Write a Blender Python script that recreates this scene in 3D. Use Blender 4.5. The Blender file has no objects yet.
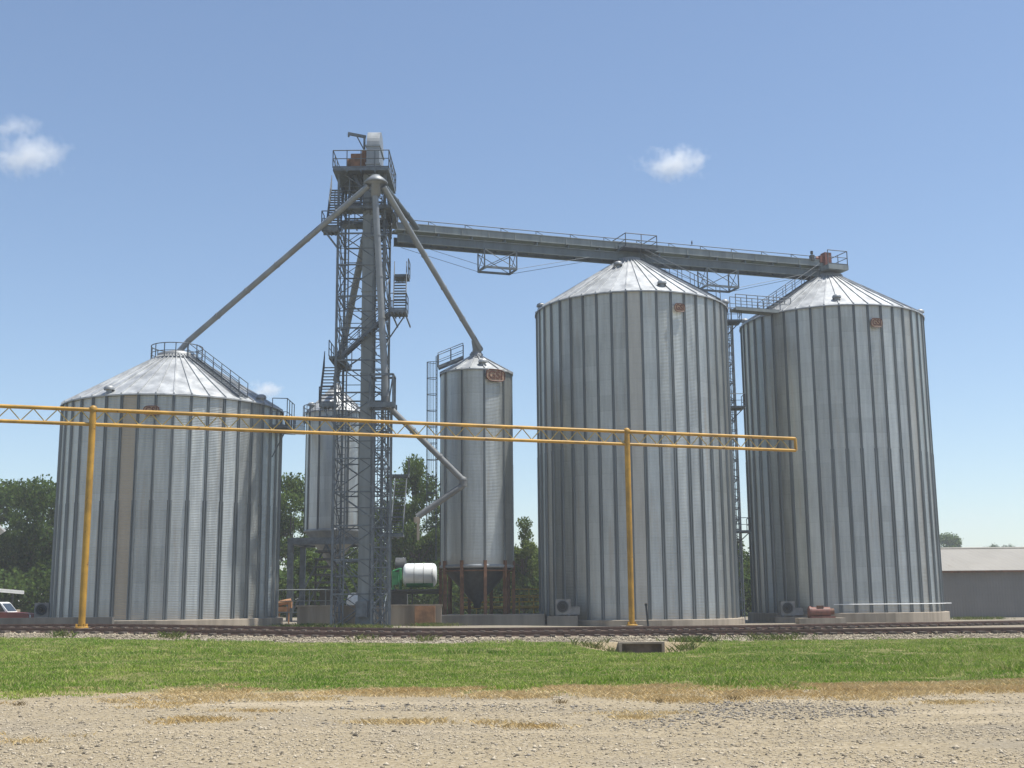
import bpy, math, random
import numpy as np
from math import sin, cos, pi, radians, sqrt, atan2
random.seed(7)
RS = np.random.RandomState(11)
scene = bpy.context.scene
COL = scene.collection

# ------------------------------------------------------------------ camera
F, PITCH, ROLL, EYE = 1200.0, radians(10.2), radians(-0.5), 1.7
def _rx(a): c, s = cos(a), sin(a); return np.array([[1,0,0],[0,c,-s],[0,s,c]])
def _rz(a): c, s = cos(a), sin(a); return np.array([[c,-s,0],[s,c,0],[0,0,1]])
CR = _rx(pi/2 + PITCH) @ _rz(ROLL)
def at(x, y, Y):
    """world point seen at pixel x,y that lies Y metres in front of the camera"""
    d = CR @ np.array([(x-512)/F, -(y-384)/F, -1.0])
    p = np.array([0, 0, EYE]) + d*(Y/d[1])
    return np.array(p)
cam = bpy.data.cameras.new('camera'); camo = bpy.data.objects.new('camera', cam); COL.objects.link(camo)
cam.sensor_width = 36; cam.lens = F/1024*36; cam.clip_start = 0.1; cam.clip_end = 20000
camo.location = (0, 0, EYE)
from mathutils import Matrix, Vector
camo.rotation_euler = Matrix([list(r) for r in CR]).to_euler()
scene.camera = camo

# ------------------------------------------------------------------ light
SUN_AZ, SUN_EL = radians(2.5), radians(70)          # from the right, a touch on the camera side
sdir = Vector((cos(SUN_EL)*cos(SUN_AZ), -cos(SUN_EL)*sin(SUN_AZ), sin(SUN_EL)))
sl = bpy.data.lights.new('sun', 'SUN'); sl.energy = 4.9; sl.angle = radians(0.53); sl.color = (1.0, .965, .90)
so = bpy.data.objects.new('sun', sl); COL.objects.link(so)
so.rotation_euler = sdir.to_track_quat('Z', 'Y').to_euler(); so.location = (60, 0, 120)
w = bpy.data.worlds.new('World'); scene.world = w; w.use_nodes = True
nt = w.node_tree; nt.nodes.clear()
sky = nt.nodes.new('ShaderNodeTexSky'); sky.sky_type = 'NISHITA'; sky.sun_disc = False
sky.sun_elevation = SUN_EL; sky.sun_rotation = atan2(sdir.x, sdir.y)
sky.altitude = 100; sky.air_density = 1.0; sky.dust_density = 0.5; sky.ozone_density = 2.3
bg = nt.nodes.new('ShaderNodeBackground'); bg.inputs['Strength'].default_value = 0.108
wo = nt.nodes.new('ShaderNodeOutputWorld')
hz = nt.nodes.new('ShaderNodeMix'); hz.data_type = 'RGBA'; hz.inputs[0].default_value = .05      # humid summer air: an even pale veil over the blue
hz.inputs[7].default_value = (3.3, 4.3, 5.9, 1)
nt.links.new(sky.outputs[0], hz.inputs[6]); nt.links.new(hz.outputs[2], bg.inputs[0]); nt.links.new(bg.outputs[0], wo.inputs[0])
scene.view_settings.view_transform = 'Standard'; scene.view_settings.look = 'None'
scene.view_settings.exposure = 0.50; scene.view_settings.gamma = 1.0

# ------------------------------------------------------------------ node helpers
class G:
    def __init__(s, name):
        s.m = bpy.data.materials.new(name); s.m.use_nodes = True
        s.t = s.m.node_tree; s.t.nodes.clear()
        s.out = s.n('ShaderNodeOutputMaterial')
    def n(s, t, **kw):
        nd = s.t.nodes.new(t)
        for k, v in kw.items(): setattr(nd, k, v)
        return nd
    def put(s, sock, v):
        if hasattr(v, 'is_linked'): s.t.links.new(v, sock)
        elif isinstance(v, (tuple, list)) and len(v) == 3 and sock.type == 'RGBA': sock.default_value = (*v, 1)
        else: sock.default_value = v
    def math(s, op, a, b=0.0, c=None, clamp=False):
        nd = s.n('ShaderNodeMath', operation=op, use_clamp=clamp)
        s.put(nd.inputs[0], a); s.put(nd.inputs[1], b)
        if c is not None: s.put(nd.inputs[2], c)
        return nd.outputs[0]
    def mix(s, f, a, b, blend='MIX'):
        nd = s.n('ShaderNodeMix', data_type='RGBA', blend_type=blend)
        s.put(nd.inputs[0], f); s.put(nd.inputs[6], a); s.put(nd.inputs[7], b)
        return nd.outputs[2]
    def coord(s, k='Object'): return s.n('ShaderNodeTexCoord').outputs[k]
    def scale(s, v, sc):
        nd = s.n('ShaderNodeMapping'); s.put(nd.inputs[0], v); nd.inputs['Scale'].default_value = sc
        return nd.outputs[0]
    def noise(s, v, sc, det=4, rough=.55, out='Fac'):
        nd = s.n('ShaderNodeTexNoise'); s.put(nd.inputs['Vector'], v)
        nd.inputs['Scale'].default_value = sc; nd.inputs['Detail'].default_value = det; nd.inputs['Roughness'].default_value = rough
        return nd.outputs[out]
    def ramp(s, f, a, b, lo=0.0, hi=1.0):
        nd = s.n('ShaderNodeMapRange'); nd.interpolation_type = 'SMOOTHSTEP'
        s.put(nd.inputs[0], f); nd.inputs[1].default_value = a; nd.inputs[2].default_value = b
        nd.inputs[3].default_value = lo; nd.inputs[4].default_value = hi
        return nd.outputs[0]
    def sep(s, v):
        nd = s.n('ShaderNodeSeparateXYZ'); s.put(nd.inputs[0], v); return nd.outputs
    def comb(s, x, y, z):
        nd = s.n('ShaderNodeCombineXYZ'); s.put(nd.inputs[0], x); s.put(nd.inputs[1], y); s.put(nd.inputs[2], z); return nd.outputs[0]
    def white(s, v):
        nd = s.n('ShaderNodeTexWhiteNoise', noise_dimensions='3D'); s.put(nd.inputs[0], v); return nd.outputs[0]
    def bsdf(s, col, rough=.6, metal=0.0, bump=None, bstr=.3, bdist=.02, spec=None):
        b = s.n('ShaderNodeBsdfPrincipled')
        s.put(b.inputs['Base Color'], col); s.put(b.inputs['Roughness'], rough); s.put(b.inputs['Metallic'], metal)
        if spec is not None: b.inputs['Specular IOR Level'].default_value = spec
        if bump is not None:
            bn = s.n('ShaderNodeBump'); s.put(bn.inputs['Height'], bump)
            bn.inputs['Strength'].default_value = bstr; bn.inputs['Distance'].default_value = bdist
            s.t.links.new(bn.outputs[0], b.inputs['Normal'])
        s.t.links.new(b.outputs[0], s.out.inputs[0]); return b
def simple(name, col, rough=.6, metal=0.0, var=.25, sc=3.0, rust=0.0, streak=False, rustcol=(.16,.07,.03)):
    g = G(name); v = g.coord()
    if streak: v2 = g.scale(v, (1, 1, .12))
    else: v2 = v
    n1 = g.noise(v2, sc, 5, .6)
    dark = tuple(c*(1-var) for c in col); lite = tuple(min(.9, c*(1+var)) for c in col)
    c = g.mix(g.ramp(n1, .3, .7), dark, lite)
    if rust > 0:
        n2 = g.noise(v2, sc*2.3, 6, .7)
        c = g.mix(g.ramp(n2, .72-rust*.4, .82-rust*.4), c, rustcol)
    g.bsdf(c, g.ramp(n1, .2, .8, rough-.08, rough+.08), metal, bump=g.noise(v, sc*6, 4), bstr=.15, bdist=.01)
    return g.m

# galvanised wall sheets: every sheet of every ring weathers a little differently
def galv_wall(name, cols, ring, seed, tan, base=(.455,.47,.445), off=0.0, tanth=None):
    g = G(name); v = g.coord(); x, y, z = g.sep(v)
    ang = g.math('MULTIPLY', g.math('SUBTRACT', g.math('ARCTAN2', y, x), off-4*pi), cols/(2*pi))
    ci = g.math('FLOOR', ang); ri = g.math('FLOOR', g.math('DIVIDE', z, ring))
    wcol = g.white(g.comb(ci, seed, 3.7)); wsheet = g.white(g.comb(g.math('FLOOR', g.math('DIVIDE', ang, 3.0)), ri, seed+.5))
    wpan = g.white(g.comb(ci, ri, seed+9))
    streak = g.noise(g.scale(v, (2.2, 2.2, .16)), 2.0, 6, .65)
    fine = g.noise(g.scale(v, (6, 6, 9)), 1.5, 5, .7)
    k = g.math('ADD', g.math('MULTIPLY', wcol, .32), g.math('MULTIPLY', wsheet, .09))
    k = g.math('ADD', k, g.math('MULTIPLY', wpan, .05))
    k = g.math('ADD', k, g.math('MULTIPLY', g.math('SUBTRACT', streak, .5), .80))
    k = g.math('ADD', k, g.math('MULTIPLY', g.math('SUBTRACT', fine, .5), .30))
    k = g.math('ADD', k, .79)
    # lap line of each ring and of each sheet
    fz = g.math('FRACT', g.math('DIVIDE', z, ring))
    lap = g.math('MULTIPLY', g.math('LESS_THAN', fz, .03), .10)
    k = g.math('SUBTRACT', k, lap)
    vc = g.n('ShaderNodeVectorMath', operation='SCALE'); g.put(vc.inputs[0], g.comb(*base)); g.put(vc.inputs['Scale'], k)
    stain = g.math('MULTIPLY', g.ramp(g.noise(g.scale(v, (1.6, 1.6, .08)), 1.3, 5, .6), .55, .8), .55)
    wt = g.math('MULTIPLY', g.math('GREATER_THAN', wcol, 1-tan), .45)
    if tanth is not None:
        ti = math.floor((tanth-off+4*pi)*cols/(2*pi)); wt = g.math('MAXIMUM', wt, g.math('MULTIPLY', g.math('COMPARE', ci, float(ti), .1), .85))
    c = g.mix(g.math('MAXIMUM', stain, g.math('MULTIPLY', wt, .8)), vc.outputs[0], (.38, .295, .20))
    c = g.mix(g.ramp(z, 0.0, 1.1, .45, 0), c, (.34, .29, .23))   # splashed dirt low down
    b = g.bsdf(c, g.ramp(streak, .3, .7, .31, .45), .74)
    return g.m
M = {}
def galv_plain(name, col, rough, metal, var=.2):
    return simple(name, col, rough, metal, var, 1.2, streak=True)
M['stiff']  = galv_plain('stiffener_steel', (.15, .165, .17), .5, .5, .3)
M['roof']   = galv_plain('galvanised_roof', (.375, .385, .385), .5, .35, .22)
M['roof_dull'] = galv_plain('weathered_galvanised', (.27, .28, .285), .55, .4)
M['pipe']   = simple('spout_steel', (.225, .24, .25), .55, .35, .15, .8)
M['leg']    = galv_plain('elevator_casing_steel', (.20, .22, .22), .6, .3, .22)
M['frame']  = simple('tower_steel', (.125, .145, .16), .6, .3, .3, 2)
M['rail']   = simple('railing_steel', (.095, .11, .125), .6, .3, .25, 2)
M['bridge'] = galv_plain('bridge_steel', (.22, .24, .235), .55, .35, .2)
M['bridge_dark'] = galv_plain('bridge_truss_steel', (.115, .135, .14), .55, .35, .2)
M['yellow'] = simple('yellow_paint', (.43, .235, .03), .55, 0, .28, 1.1, rust=.30)
M['yellow_rail'] = simple('faded_yellow_paint', (.42, .27, .03), .6, 0, .25, 2, rust=.2)
M['white']  = simple('white_paint', (.78, .78, .76), .5, 0, .06, 2)
M['tank']   = simple('white_tank_paint', (.76, .78, .77), .4, 0, .06, 1.5)
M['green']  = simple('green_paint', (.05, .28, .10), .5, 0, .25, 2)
M['black']  = simple('black_rubber', (.025, .025, .025), .8, 0, .2, 4)
M['dark']   = simple('dark_steel', (.055, .06, .062), .6, .2, .3, 3)
M['rust']   = simple('rusty_steel', (.15, .075, .042), .8, .1, .4, 2.5, rust=.3, rustcol=(.10,.045,.03))
M['rust_light'] = simple('orange_rusty_sheet', (.38, .20, .10), .8, .1, .35, 1.6, rust=.3, rustcol=(.30,.11,.045))
M['redmotor'] = simple('faded_red_paint', (.15, .055, .038), .6, 0, .3, 3, rust=.25, rustcol=(.12,.05,.03))
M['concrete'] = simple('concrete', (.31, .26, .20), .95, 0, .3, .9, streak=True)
M['concrete_dark'] = simple('shaded_concrete', (.135, .128, .115), .95, 0, .3, .8, streak=True)  # concrete on unlit faces: the shade is painted into the base colour
M['signplate'] = simple('weathered_tan_sign', (.36, .24, .16), .6, .1, .3, 3, rust=.2)
M['signred'] = simple('brown_sign_lettering', (.10, .035, .02), .6, 0, .2, 3)
M['redpaint'] = simple('red_car_paint', (.24, .045, .03), .35, 0, .15, 2)
M['glass']  = simple('dark_glass', (.03, .035, .04), .15, 0, .1, 2)
M['chrome'] = simple('bumper_metal', (.6, .6, .6), .3, .8, .1, 3)
M['barnroof'] = None
M['fan'] = simple('fan_housing_paint', (.20,.195,.185), .6, .2, .25, 2, rust=.15)
M['wood']   = simple('tie_wood', (.12, .095, .075), .9, 0, .35, 3)
M['railtop']= simple('rail_steel', (.16, .10, .075), .6, .4, .3, 4)
M['bark']   = simple('bark', (.10, .075, .055), .9, 0, .3, 4)

def leafmat(name, a, b):
    g = G(name)
    gi = g.n('ShaderNodeNewGeometry').outputs['Random Per Island']
    v = g.coord(); n = g.noise(v, .35, 3)
    c = g.mix(g.ramp(g.math('ADD', g.math('MULTIPLY', gi, .6), g.math('MULTIPLY', n, .6)), .25, .95), a, b)
    d = g.n('ShaderNodeBsdfDiffuse'); g.put(d.inputs[0], c)
    t = g.n('ShaderNodeBsdfTranslucent'); g.put(t.inputs[0], g.mix(.5, c, (.16, .22, .03)))
    mx = g.n('ShaderNodeMixShader'); mx.inputs[0].default_value = .28
    g.t.links.new(d.outputs[0], mx.inputs[1]); g.t.links.new(t.outputs[0], mx.inputs[2]); g.t.links.new(mx.outputs[0], g.out.inputs[0])
    return g.m
M['leafA'] = leafmat('leaf_dark_green', (.030, .055, .016), (.085, .13, .035))
M['leafB'] = leafmat('leaf_mid_green', (.045, .08, .02), (.12, .17, .045))
M['leafC'] = leafmat('leaf_yellow_green', (.06, .095, .022), (.15, .19, .05))

# ------------------------------------------------------------------ mesh builder
ORG = {}
class MB:
    def __init__(s): s.v = []; s.f = []; s.sm = []
    def add(s, vs, fs, smooth=False):
        o = len(s.v); s.v += [tuple(map(float, p)) for p in vs]
        s.f += [tuple(i+o for i in f) for f in fs]; s.sm += [smooth]*len(fs)
    def box(s, c, d, rz=0, bev=0):
        x, y, z = [k/2 for k in d]; cc, ss = cos(rz), sin(rz)
        vs = []
        for dz in (-z, z):
            for dx, dy in ((-x,-y),(x,-y),(x,y),(-x,y)):
                vs.append((c[0]+dx*cc-dy*ss, c[1]+dx*ss+dy*cc, c[2]+dz))
        s.add(vs, [(3,2,1,0),(4,5,6,7),(0,1,5,4),(1,2,6,5),(2,3,7,6),(3,0,4,7)])
    def bar(s, p, q, w_, h, up=(0,0,1)):
        p = np.array(p, float); q = np.array(q, float); d = q-p; L = np.linalg.norm(d)
        if L < 1e-6: return
        d /= L; u = np.array(up, float)
        if abs(d@u) > .98: u = np.array((0., 1., 0.))
        a = np.cross(d, u); a /= np.linalg.norm(a); b = np.cross(a, d)
        vs = []
        for e in (p, q):
            for i, j in ((-1,-1),(1,-1),(1,1),(-1,1)): vs.append(e + a*w_/2*i + b*h/2*j)
        s.add(vs, [(0,1,2,3),(7,6,5,4),(1,0,4,5),(2,1,5,6),(3,2,6,7),(0,3,7,4)])
    def tube(s, p, q, r, n=8, r2=None, cap=True):
        p = np.array(p, float); q = np.array(q, float); d = q-p; L = np.linalg.norm(d)
        if L < 1e-6: return
        d /= L; u = np.array((0., 0., 1.)) if abs(d[2]) < .95 else np.array((1., 0., 0.))
        a = np.cross(d, u); a /= np.linalg.norm(a); b = np.cross(d, a); r2 = r if r2 is None else r2
        vs = []
        for e, rr in ((p, r), (q, r2)):
            for k in range(n): t = 2*pi*k/n; vs.append(e + (a*cos(t)+b*sin(t))*rr)
        s.add(vs, [(k, (k+1)%n, n+(k+1)%n, n+k) for k in range(n)], n > 5)
        if cap: s.add(vs, [tuple(range(n-1,-1,-1)), tuple(range(n, 2*n))])
    def path(s, pts, r, n=8):
        for a, b in zip(pts, pts[1:]): s.tube(a, b, r, n)
    def lathe(s, c, prof, n=32, a0=0, a1=2*pi, smooth=True, axis='Z'):
        full = abs(a1-a0-2*pi) < 1e-6; m = n if full else n+1; vs = []
        for r, h in prof:
            for k in range(m):
                t = a0+(a1-a0)*k/n
                if axis == 'Z': vs.append((c[0]+r*cos(t), c[1]+r*sin(t), c[2]+h))
                elif axis == 'Y': vs.append((c[0]+r*cos(t), c[1]+h, c[2]+r*sin(t)))
                else: vs.append((c[0]+h, c[1]+r*cos(t), c[2]+r*sin(t)))
        fs = []
        for i in range(len(prof)-1):
            for k in range(n): k2 = (k+1)%m; fs.append((i*m+k, i*m+k2, (i+1)*m+k2, (i+1)*m+k))
        if axis == 'Y': fs = [f[::-1] for f in fs]
        s.add(vs, fs, smooth)
    def sweep(s, sec, p0, p1, ex, ey, cap=True):
        """2-D section sec extruded from p0 to p1, section axes ex, ey"""
        ex = np.array(ex, float); ey = np.array(ey, float); n = len(sec)
        vs = [np.array(p0)+ex*u+ey*v for u, v in sec]+[np.array(p1)+ex*u+ey*v for u, v in sec]
        s.add(vs, [(k, (k+1)%n, n+(k+1)%n, n+k) for k in range(n)])
        if cap: s.add(vs, [tuple(range(n-1,-1,-1)), tuple(range(n, 2*n))])
    def build(s, name, mat, parent=None, origin=None):
        me = bpy.data.meshes.new(name)
        po = ORG.get(parent.name, np.zeros(3)) if parent else np.zeros(3)
        org = np.array(origin, float) if origin is not None else po
        me.from_pydata([tuple(np.array(v)-org) for v in s.v], [], s.f)
        if any(s.sm): me.polygons.foreach_set('use_smooth', s.sm)
        me.materials.append(mat); me.update()
        o = bpy.data.objects.new(name, me); COL.objects.link(o)
        o.parent = parent; o.location = tuple(org-po); ORG[o.name] = org
        return o
def npmesh(name, V, Fq, mat, parent=None, origin=(0,0,0), smooth=False):
    """fast build: V (n,3) world coords, Fq (m,k) faces of one size"""
    me = bpy.data.meshes.new(name); org = np.array(origin, float)
    V = np.asarray(V, np.float32)-org.astype(np.float32); Fq = np.asarray(Fq, np.int32); k = Fq.shape[1]
    me.vertices.add(len(V)); me.vertices.foreach_set('co', V.ravel())
    me.loops.add(Fq.size); me.loops.foreach_set('vertex_index', Fq.ravel())
    me.polygons.add(len(Fq)); me.polygons.foreach_set('loop_start', np.arange(0, Fq.size, k, dtype=np.int32))
    me.polygons.foreach_set('loop_total', np.full(len(Fq), k, np.int32))
    me.update(calc_edges=True)
    if smooth: me.polygons.foreach_set('use_smooth', np.ones(len(Fq), bool))
    me.materials.append(mat)
    o = bpy.data.objects.new(name, me); COL.objects.link(o)
    po = ORG.get(parent.name, np.zeros(3)) if parent else np.zeros(3)
    o.parent = parent; o.location = tuple(org-po); ORG[o.name] = org
    return o
def tag(o, label=None, cat=None, group=None, kind=None):
    if label: o['label'] = label
    if cat: o['category'] = cat
    if group: o['group'] = group
    if kind: o['kind'] = kind
    return o
def thing(name, loc, label, cat, group=None):
    o = bpy.data.objects.new(name, None); COL.objects.link(o); o.empty_display_size = .3
    o.location = tuple(map(float, loc)); ORG[o.name] = np.array(loc, float)
    return tag(o, label, cat, group)
def copy_tree(o, parent=None):
    c = o.copy(); COL.objects.link(c); c.parent = parent
    ORG[c.name] = ORG[o.name]
    for ch in list(o.children): copy_tree(ch, c)
    return c
def one(mb, name, mat, origin, label, cat, group=None):
    return tag(mb.build(name, mat, None, origin), label, cat, group)
def railing(mb, pts, h=1.05, sp=1.3, r=.03, mid=True):
    pts = [np.array(p, float) for p in pts]
    up = np.array((0, 0, 1.0))
    for a, b in zip(pts, pts[1:]):
        L = np.linalg.norm(b-a); n = max(1, int(round(L/sp)))
        for k in range(n+1):
            p = a+(b-a)*k/n; mb.tube(p, p+up*h, r, 6)
        mb.tube(a+up*h, b+up*h, r, 6)
        if mid: mb.tube(a+up*h*.52, b+up*h*.52, r*.8, 6)
        mb.bar(a+up*.06, b+up*.06, .02, .1)
def stair(mb, top, bot, wid, side, rails=True):
    top = np.array(top, float); bot = np.array(bot, float); sd = np.array(side, float); sd /= np.linalg.norm(sd)
    for k in (-1, 1): mb.bar(top+sd*wid/2*k, bot+sd*wid/2*k, .05, .2)
    n = max(3, int((top[2]-bot[2])/.24)); hd = (bot-top)*np.array((1,1,0)); hd /= max(1e-6, np.linalg.norm(hd))
    for k in range(1, n):
        p = top+(bot-top)*k/n; mb.bar(p-sd*wid/2, p+sd*wid/2, .22, .04)
    if rails:
        up = np.array((0,0,1.0))
        for k in (-1, 1):
            a = top+sd*wid/2*k; b = bot+sd*wid/2*k
            mb.tube(a+up*.95, b+up*.95, .028, 6); mb.tube(a+up*.5, b+up*.5, .022, 6)
            for j in range(4): p = a+(b-a)*j/3; mb.tube(p, p+up*.95, .028, 6)
def truss(mb, a, b, c, d, n, r=.035):
    """zigzag web between line a-b and line c-d"""
    a, b, c, d = [np.array(p, float) for p in (a, b, c, d)]
    for k in range(n):
        p = a+(b-a)*k/n; q = c+(d-c)*(k+1)/n; p2 = c+(d-c)*k/n; q2 = a+(b-a)*(k+1)/n
        mb.tube(p, q, r, 5, cap=False) if k % 2 == 0 else mb.tube(p2, q2, r, 5, cap=False)

# ------------------------------------------------------------------ ground
def sm(a, b, x): t = np.clip((x-a)/(b-a), 0, 1); return t*t*(3-2*t)
def gz(X, Y):
    X = np.asarray(X, float); Y = np.asarray(Y, float)
    left = sm(2, 24, -X)
    z = left*(.38*sm(28, 48, Y)-.24*sm(64, 73, Y))
    z = z-.16*sm(62, 82, Y)*sm(-2, 8, X)
    z = z+.13*sm(49.6, 50.9, Y)*(1-sm(66+6*sm(0,30,X), 69+6*sm(0,30,X), Y))         # ballast bed
    z = z+.035*np.sin(X*.37+1)*np.sin(Y*.29)*sm(12,16,Y)*(1-sm(46,50,Y))
    # drain hollow in the grass
    d = ((X-4.8)/1.7)**2+((Y-45.4)/3.8)**2
    z = z-.68*np.exp(-d*1.1)*(1-sm(47.42,47.56,Y))
    return z
def axis(parts):
    r = []
    for a, b, s_ in parts: r += list(np.arange(a, b, s_))
    return np.array(r+[parts[-1][1]])
gx = axis([(-940,-100,60),(-100,-50,5),(-50,50,.5),(50,100,5),(100,940,60)])
gy = axis([(-300,-20,40),(-20,8,4),(8,44,.5),(44,54,.15),(54,80,.5),(80,200,6),(200,1190,90)])
GX, GY = np.meshgrid(gx, gy); GZ = gz(GX, GY)
V = np.stack([GX.ravel(), GY.ravel(), GZ.ravel()], 1); nx = len(gx); ny = len(gy)
I, J = np.meshgrid(np.arange(nx-1), np.arange(ny-1)); b0 = (J*nx+I).ravel()
g = G('ground_soil'); v = g.coord(); X_, Y_, Z_ = g.sep(v)
nl = g.noise(v, .22, 5, .6); nm = g.noise(v, 1.1, 5, .6); nf = g.noise(v, 14, 5, .75); nvf = g.noise(v, 45, 3, .7)
vor = g.n('ShaderNodeTexVoronoi'); g.put(vor.inputs['Vector'], v); vor.inputs['Scale'].default_value = 26
vw = g.math('MULTIPLY', vor.outputs['Color'], 1.0)
gravel = g.mix(g.ramp(nf, .25, .75), (.165, .134, .088), (.38, .315, .21))
gravel = g.mix(g.math('MULTIPLY', g.ramp(vw, .6, .95), .5), gravel, (.44, .39, .31))
gravel = g.mix(g.ramp(nl, .5, .68, 0, .5), gravel, g.mix(nf, (.13, .118, .10), (.28, .25, .205)))
gravel = g.mix(g.ramp(nm, .6, .8, 0, .45), gravel, (.26, .19, .115))
soil = g.mix(g.ramp(nm, .35, .65), (.085, .105, .03), (.20, .18, .08))
soil = g.mix(g.ramp(nf, .6, .8, 0, .35), soil, (.20, .16, .08))
straw = g.mix(nf, (.27, .20, .11), (.40, .31, .185))
yard = g.mix(g.ramp(nf, .3, .7), (.17, .15, .12), (.28, .245, .195))
yard = g.mix(g.ramp(nm, .5, .75, 0, .6), yard, (.10, .115, .045))
ball = g.mix(g.ramp(nf, .3, .72), (.15, .13, .10), (.42, .375, .29))
ball = g.mix(g.ramp(Y_, 51.0, 51.6, 0, .75), ball, (.21, .175, .135))
far = g.mix(nm, (.05, .08, .02), (.12, .13, .05))
yn = g.math('ADD', Y_, g.math('MULTIPLY', g.math('SUBTRACT', nl, .5), 3.0))
yn = g.math('ADD', yn, g.math('MULTIPLY', g.math('SUBTRACT', nm, .5), 1.8))
ntr = g.noise(g.scale(v, (.07, .75, 1)), 1.0, 4, .6)
gravel = g.mix(g.ramp(ntr, .52, .70, 0, .5), gravel, (.43, .36, .255)); gravel = g.mix(g.ramp(ntr, .46, .30, 0, .5), gravel, (.185, .165, .135))
c = g.mix(g.ramp(yn, 22.2, 24.2), gravel, straw)
c = g.mix(g.ramp(yn, 23.4, 24.6), c, soil)
yb = g.math('ADD', Y_, g.math('MULTIPLY', g.math('SUBTRACT', nm, .5), 2.2))
dx_ = g.math('MULTIPLY', g.math('SUBTRACT', X_, 4.8), .42); dy_ = g.math('MULTIPLY', g.math('SUBTRACT', Y_, 47.6), .42)
rr_ = g.math('ADD', g.math('SQRT', g.math('ADD', g.math('MULTIPLY', dx_, dx_), g.math('MULTIPLY', dy_, dy_))), g.math('MULTIPLY', g.math('SUBTRACT', nm, .5), .8))
c = g.mix(g.ramp(rr_, .75, 1.15, .9, 0), c, g.mix(nf, (.22, .165, .10), (.40, .33, .23)))
c = g.mix(g.ramp(yb, 48.9, 49.9), c, ball)
c = g.mix(g.ramp(yb, 65, 67), c, yard)
c = g.mix(g.ramp(Y_, 118, 128), c, far)
g.bsdf(c, 1.0, 0, bump=g.math('ADD', nf, g.math('MULTIPLY', nvf, .5)), bstr=.6, bdist=.03, spec=.04)
ground = npmesh('ground', V, np.stack([b0, b0+1, b0+nx+1, b0+nx], 1), g.m, smooth=True); tag(ground, kind='structure')

# ------------------------------------------------------------------ grass, straw, stones
def vnoise(x, y, s):
    x = x*s; y = y*s; xi = np.floor(x).astype(int); yi = np.floor(y).astype(int); fx = x-xi; fy = y-yi
    def h(a, b): return (np.sin(a*127.1+b*311.7)*43758.5453) % 1.0
    u = fx*fx*(3-2*fx); v_ = fy*fy*(3-2*fy)
    return (h(xi,yi)*(1-u)+h(xi+1,yi)*u)*(1-v_)+(h(xi,yi+1)*(1-u)+h(xi+1,yi+1)*u)*v_
def edge_y(X, Y):   # ragged line where the gravel gives way to grass
    e = 24.0+2.2*(vnoise(X, Y*0, .16)-.5)+1.4*(vnoise(X+40, Y, .6)-.5)
    e = e-1.5*sm(6.5, 9, -X)+1.0*(vnoise(X+11, Y, 2.1)-.5)
    e = e+2.6*np.exp(-((X+7.2)/1.6)**2)*(vnoise(X, Y, 1.3))
    return e
def blades(pos, n, h, wd, spread, lean, name, mat):
    N = len(pos); P = np.repeat(pos, n, 0); K = len(P)
    off = RS.normal(0, spread, (K, 2)); a = RS.uniform(0, 2*pi, K)
    hh = np.repeat(np.broadcast_to(h, (N,)), n)*RS.uniform(.55, 1.25, K)
    B = P.copy(); B[:, 0] += off[:, 0]; B[:, 1] += off[:, 1]
    dx = np.cos(a)*wd*RS.uniform(.6, 1.3, K); dy = np.sin(a)*wd
    t = B.copy(); le = RS.normal(0, lean, (K, 2))*hh[:, None]; t[:, 0] += le[:, 0]; t[:, 1] += le[:, 1]; t[:, 2] += hh
    m = B*.5+t*.5; m[:, 0] -= le[:, 0]*.2; m[:, 1] -= le[:, 1]*.2
    A1 = B.copy(); A1[:, 0] -= dx; A1[:, 1] -= dy; A1[:, 2] -= .01
    A2 = B.copy(); A2[:, 0] += dx; A2[:, 1] += dy; A2[:, 2] -= .01
    M1 = m.copy(); M1[:, 0] += dx*.7; M1[:, 1] += dy*.7
    VV = np.stack([A1, A2, M1, t], 1).reshape(-1, 3)
    idx = np.arange(K)*4; FF = np.concatenate([np.stack([idx, idx+1, idx+2], 1), np.stack([idx, idx+2, idx+3], 1)])
    return npmesh(name, VV, FF, mat)
def scatter(n, x0, x1, y0, y1, fan=True):
    Y = RS.uniform(0, 1, n); Y = y0*(y1/y0)**Y                       # denser close to the camera
    X = RS.uniform(-1, 1, n)*(Y*.50+7) if fan else RS.uniform(x0, x1, n)
    return X, Y
def grassmat(name, a, b, c3, tr=.25):
    g = G(name); v = g.coord(); gi = g.n('ShaderNodeNewGeometry').outputs['Random Per Island']
    n1 = g.noise(g.scale(v, (.4, 1.0, 1)), .42, 5, .65); n2 = g.noise(g.scale(v, (.6, 1.0, 1)), 1.5, 5, .7)
    c = g.mix(g.ramp(n1, .40, .60), a, b)
    c = g.mix(g.math('MULTIPLY', g.ramp(g.math('ADD', g.math('MULTIPLY', gi, .5), g.math('MULTIPLY', n2, .7)), .50, .86), .85), c, c3)
    d = g.n('ShaderNodeBsdfDiffuse'); g.put(d.inputs[0], c)
    t = g.n('ShaderNodeBsdfTranslucent'); g.put(t.inputs[0], c)
    mx = g.n('ShaderNodeMixShader'); mx.inputs[0].default_value = tr
    g.t.links.new(d.outputs[0], mx.inputs[1]); g.t.links.new(t.outputs[0], mx.inputs[2]); g.t.links.new(mx.outputs[0], g.out.inputs[0])
    return g.m
M['grass'] = grassmat('lawn_grass', (.125, .255, .02), (.25, .35, .055), (.48, .45, .20))
M['straw'] = grassmat('dry_grass', (.47, .33, .14), (.58, .44, .22), (.64, .52, .31))
M['weed'] = grassmat('weed_leaf', (.08, .13, .03), (.14, .18, .05), (.22, .20, .09))
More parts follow.
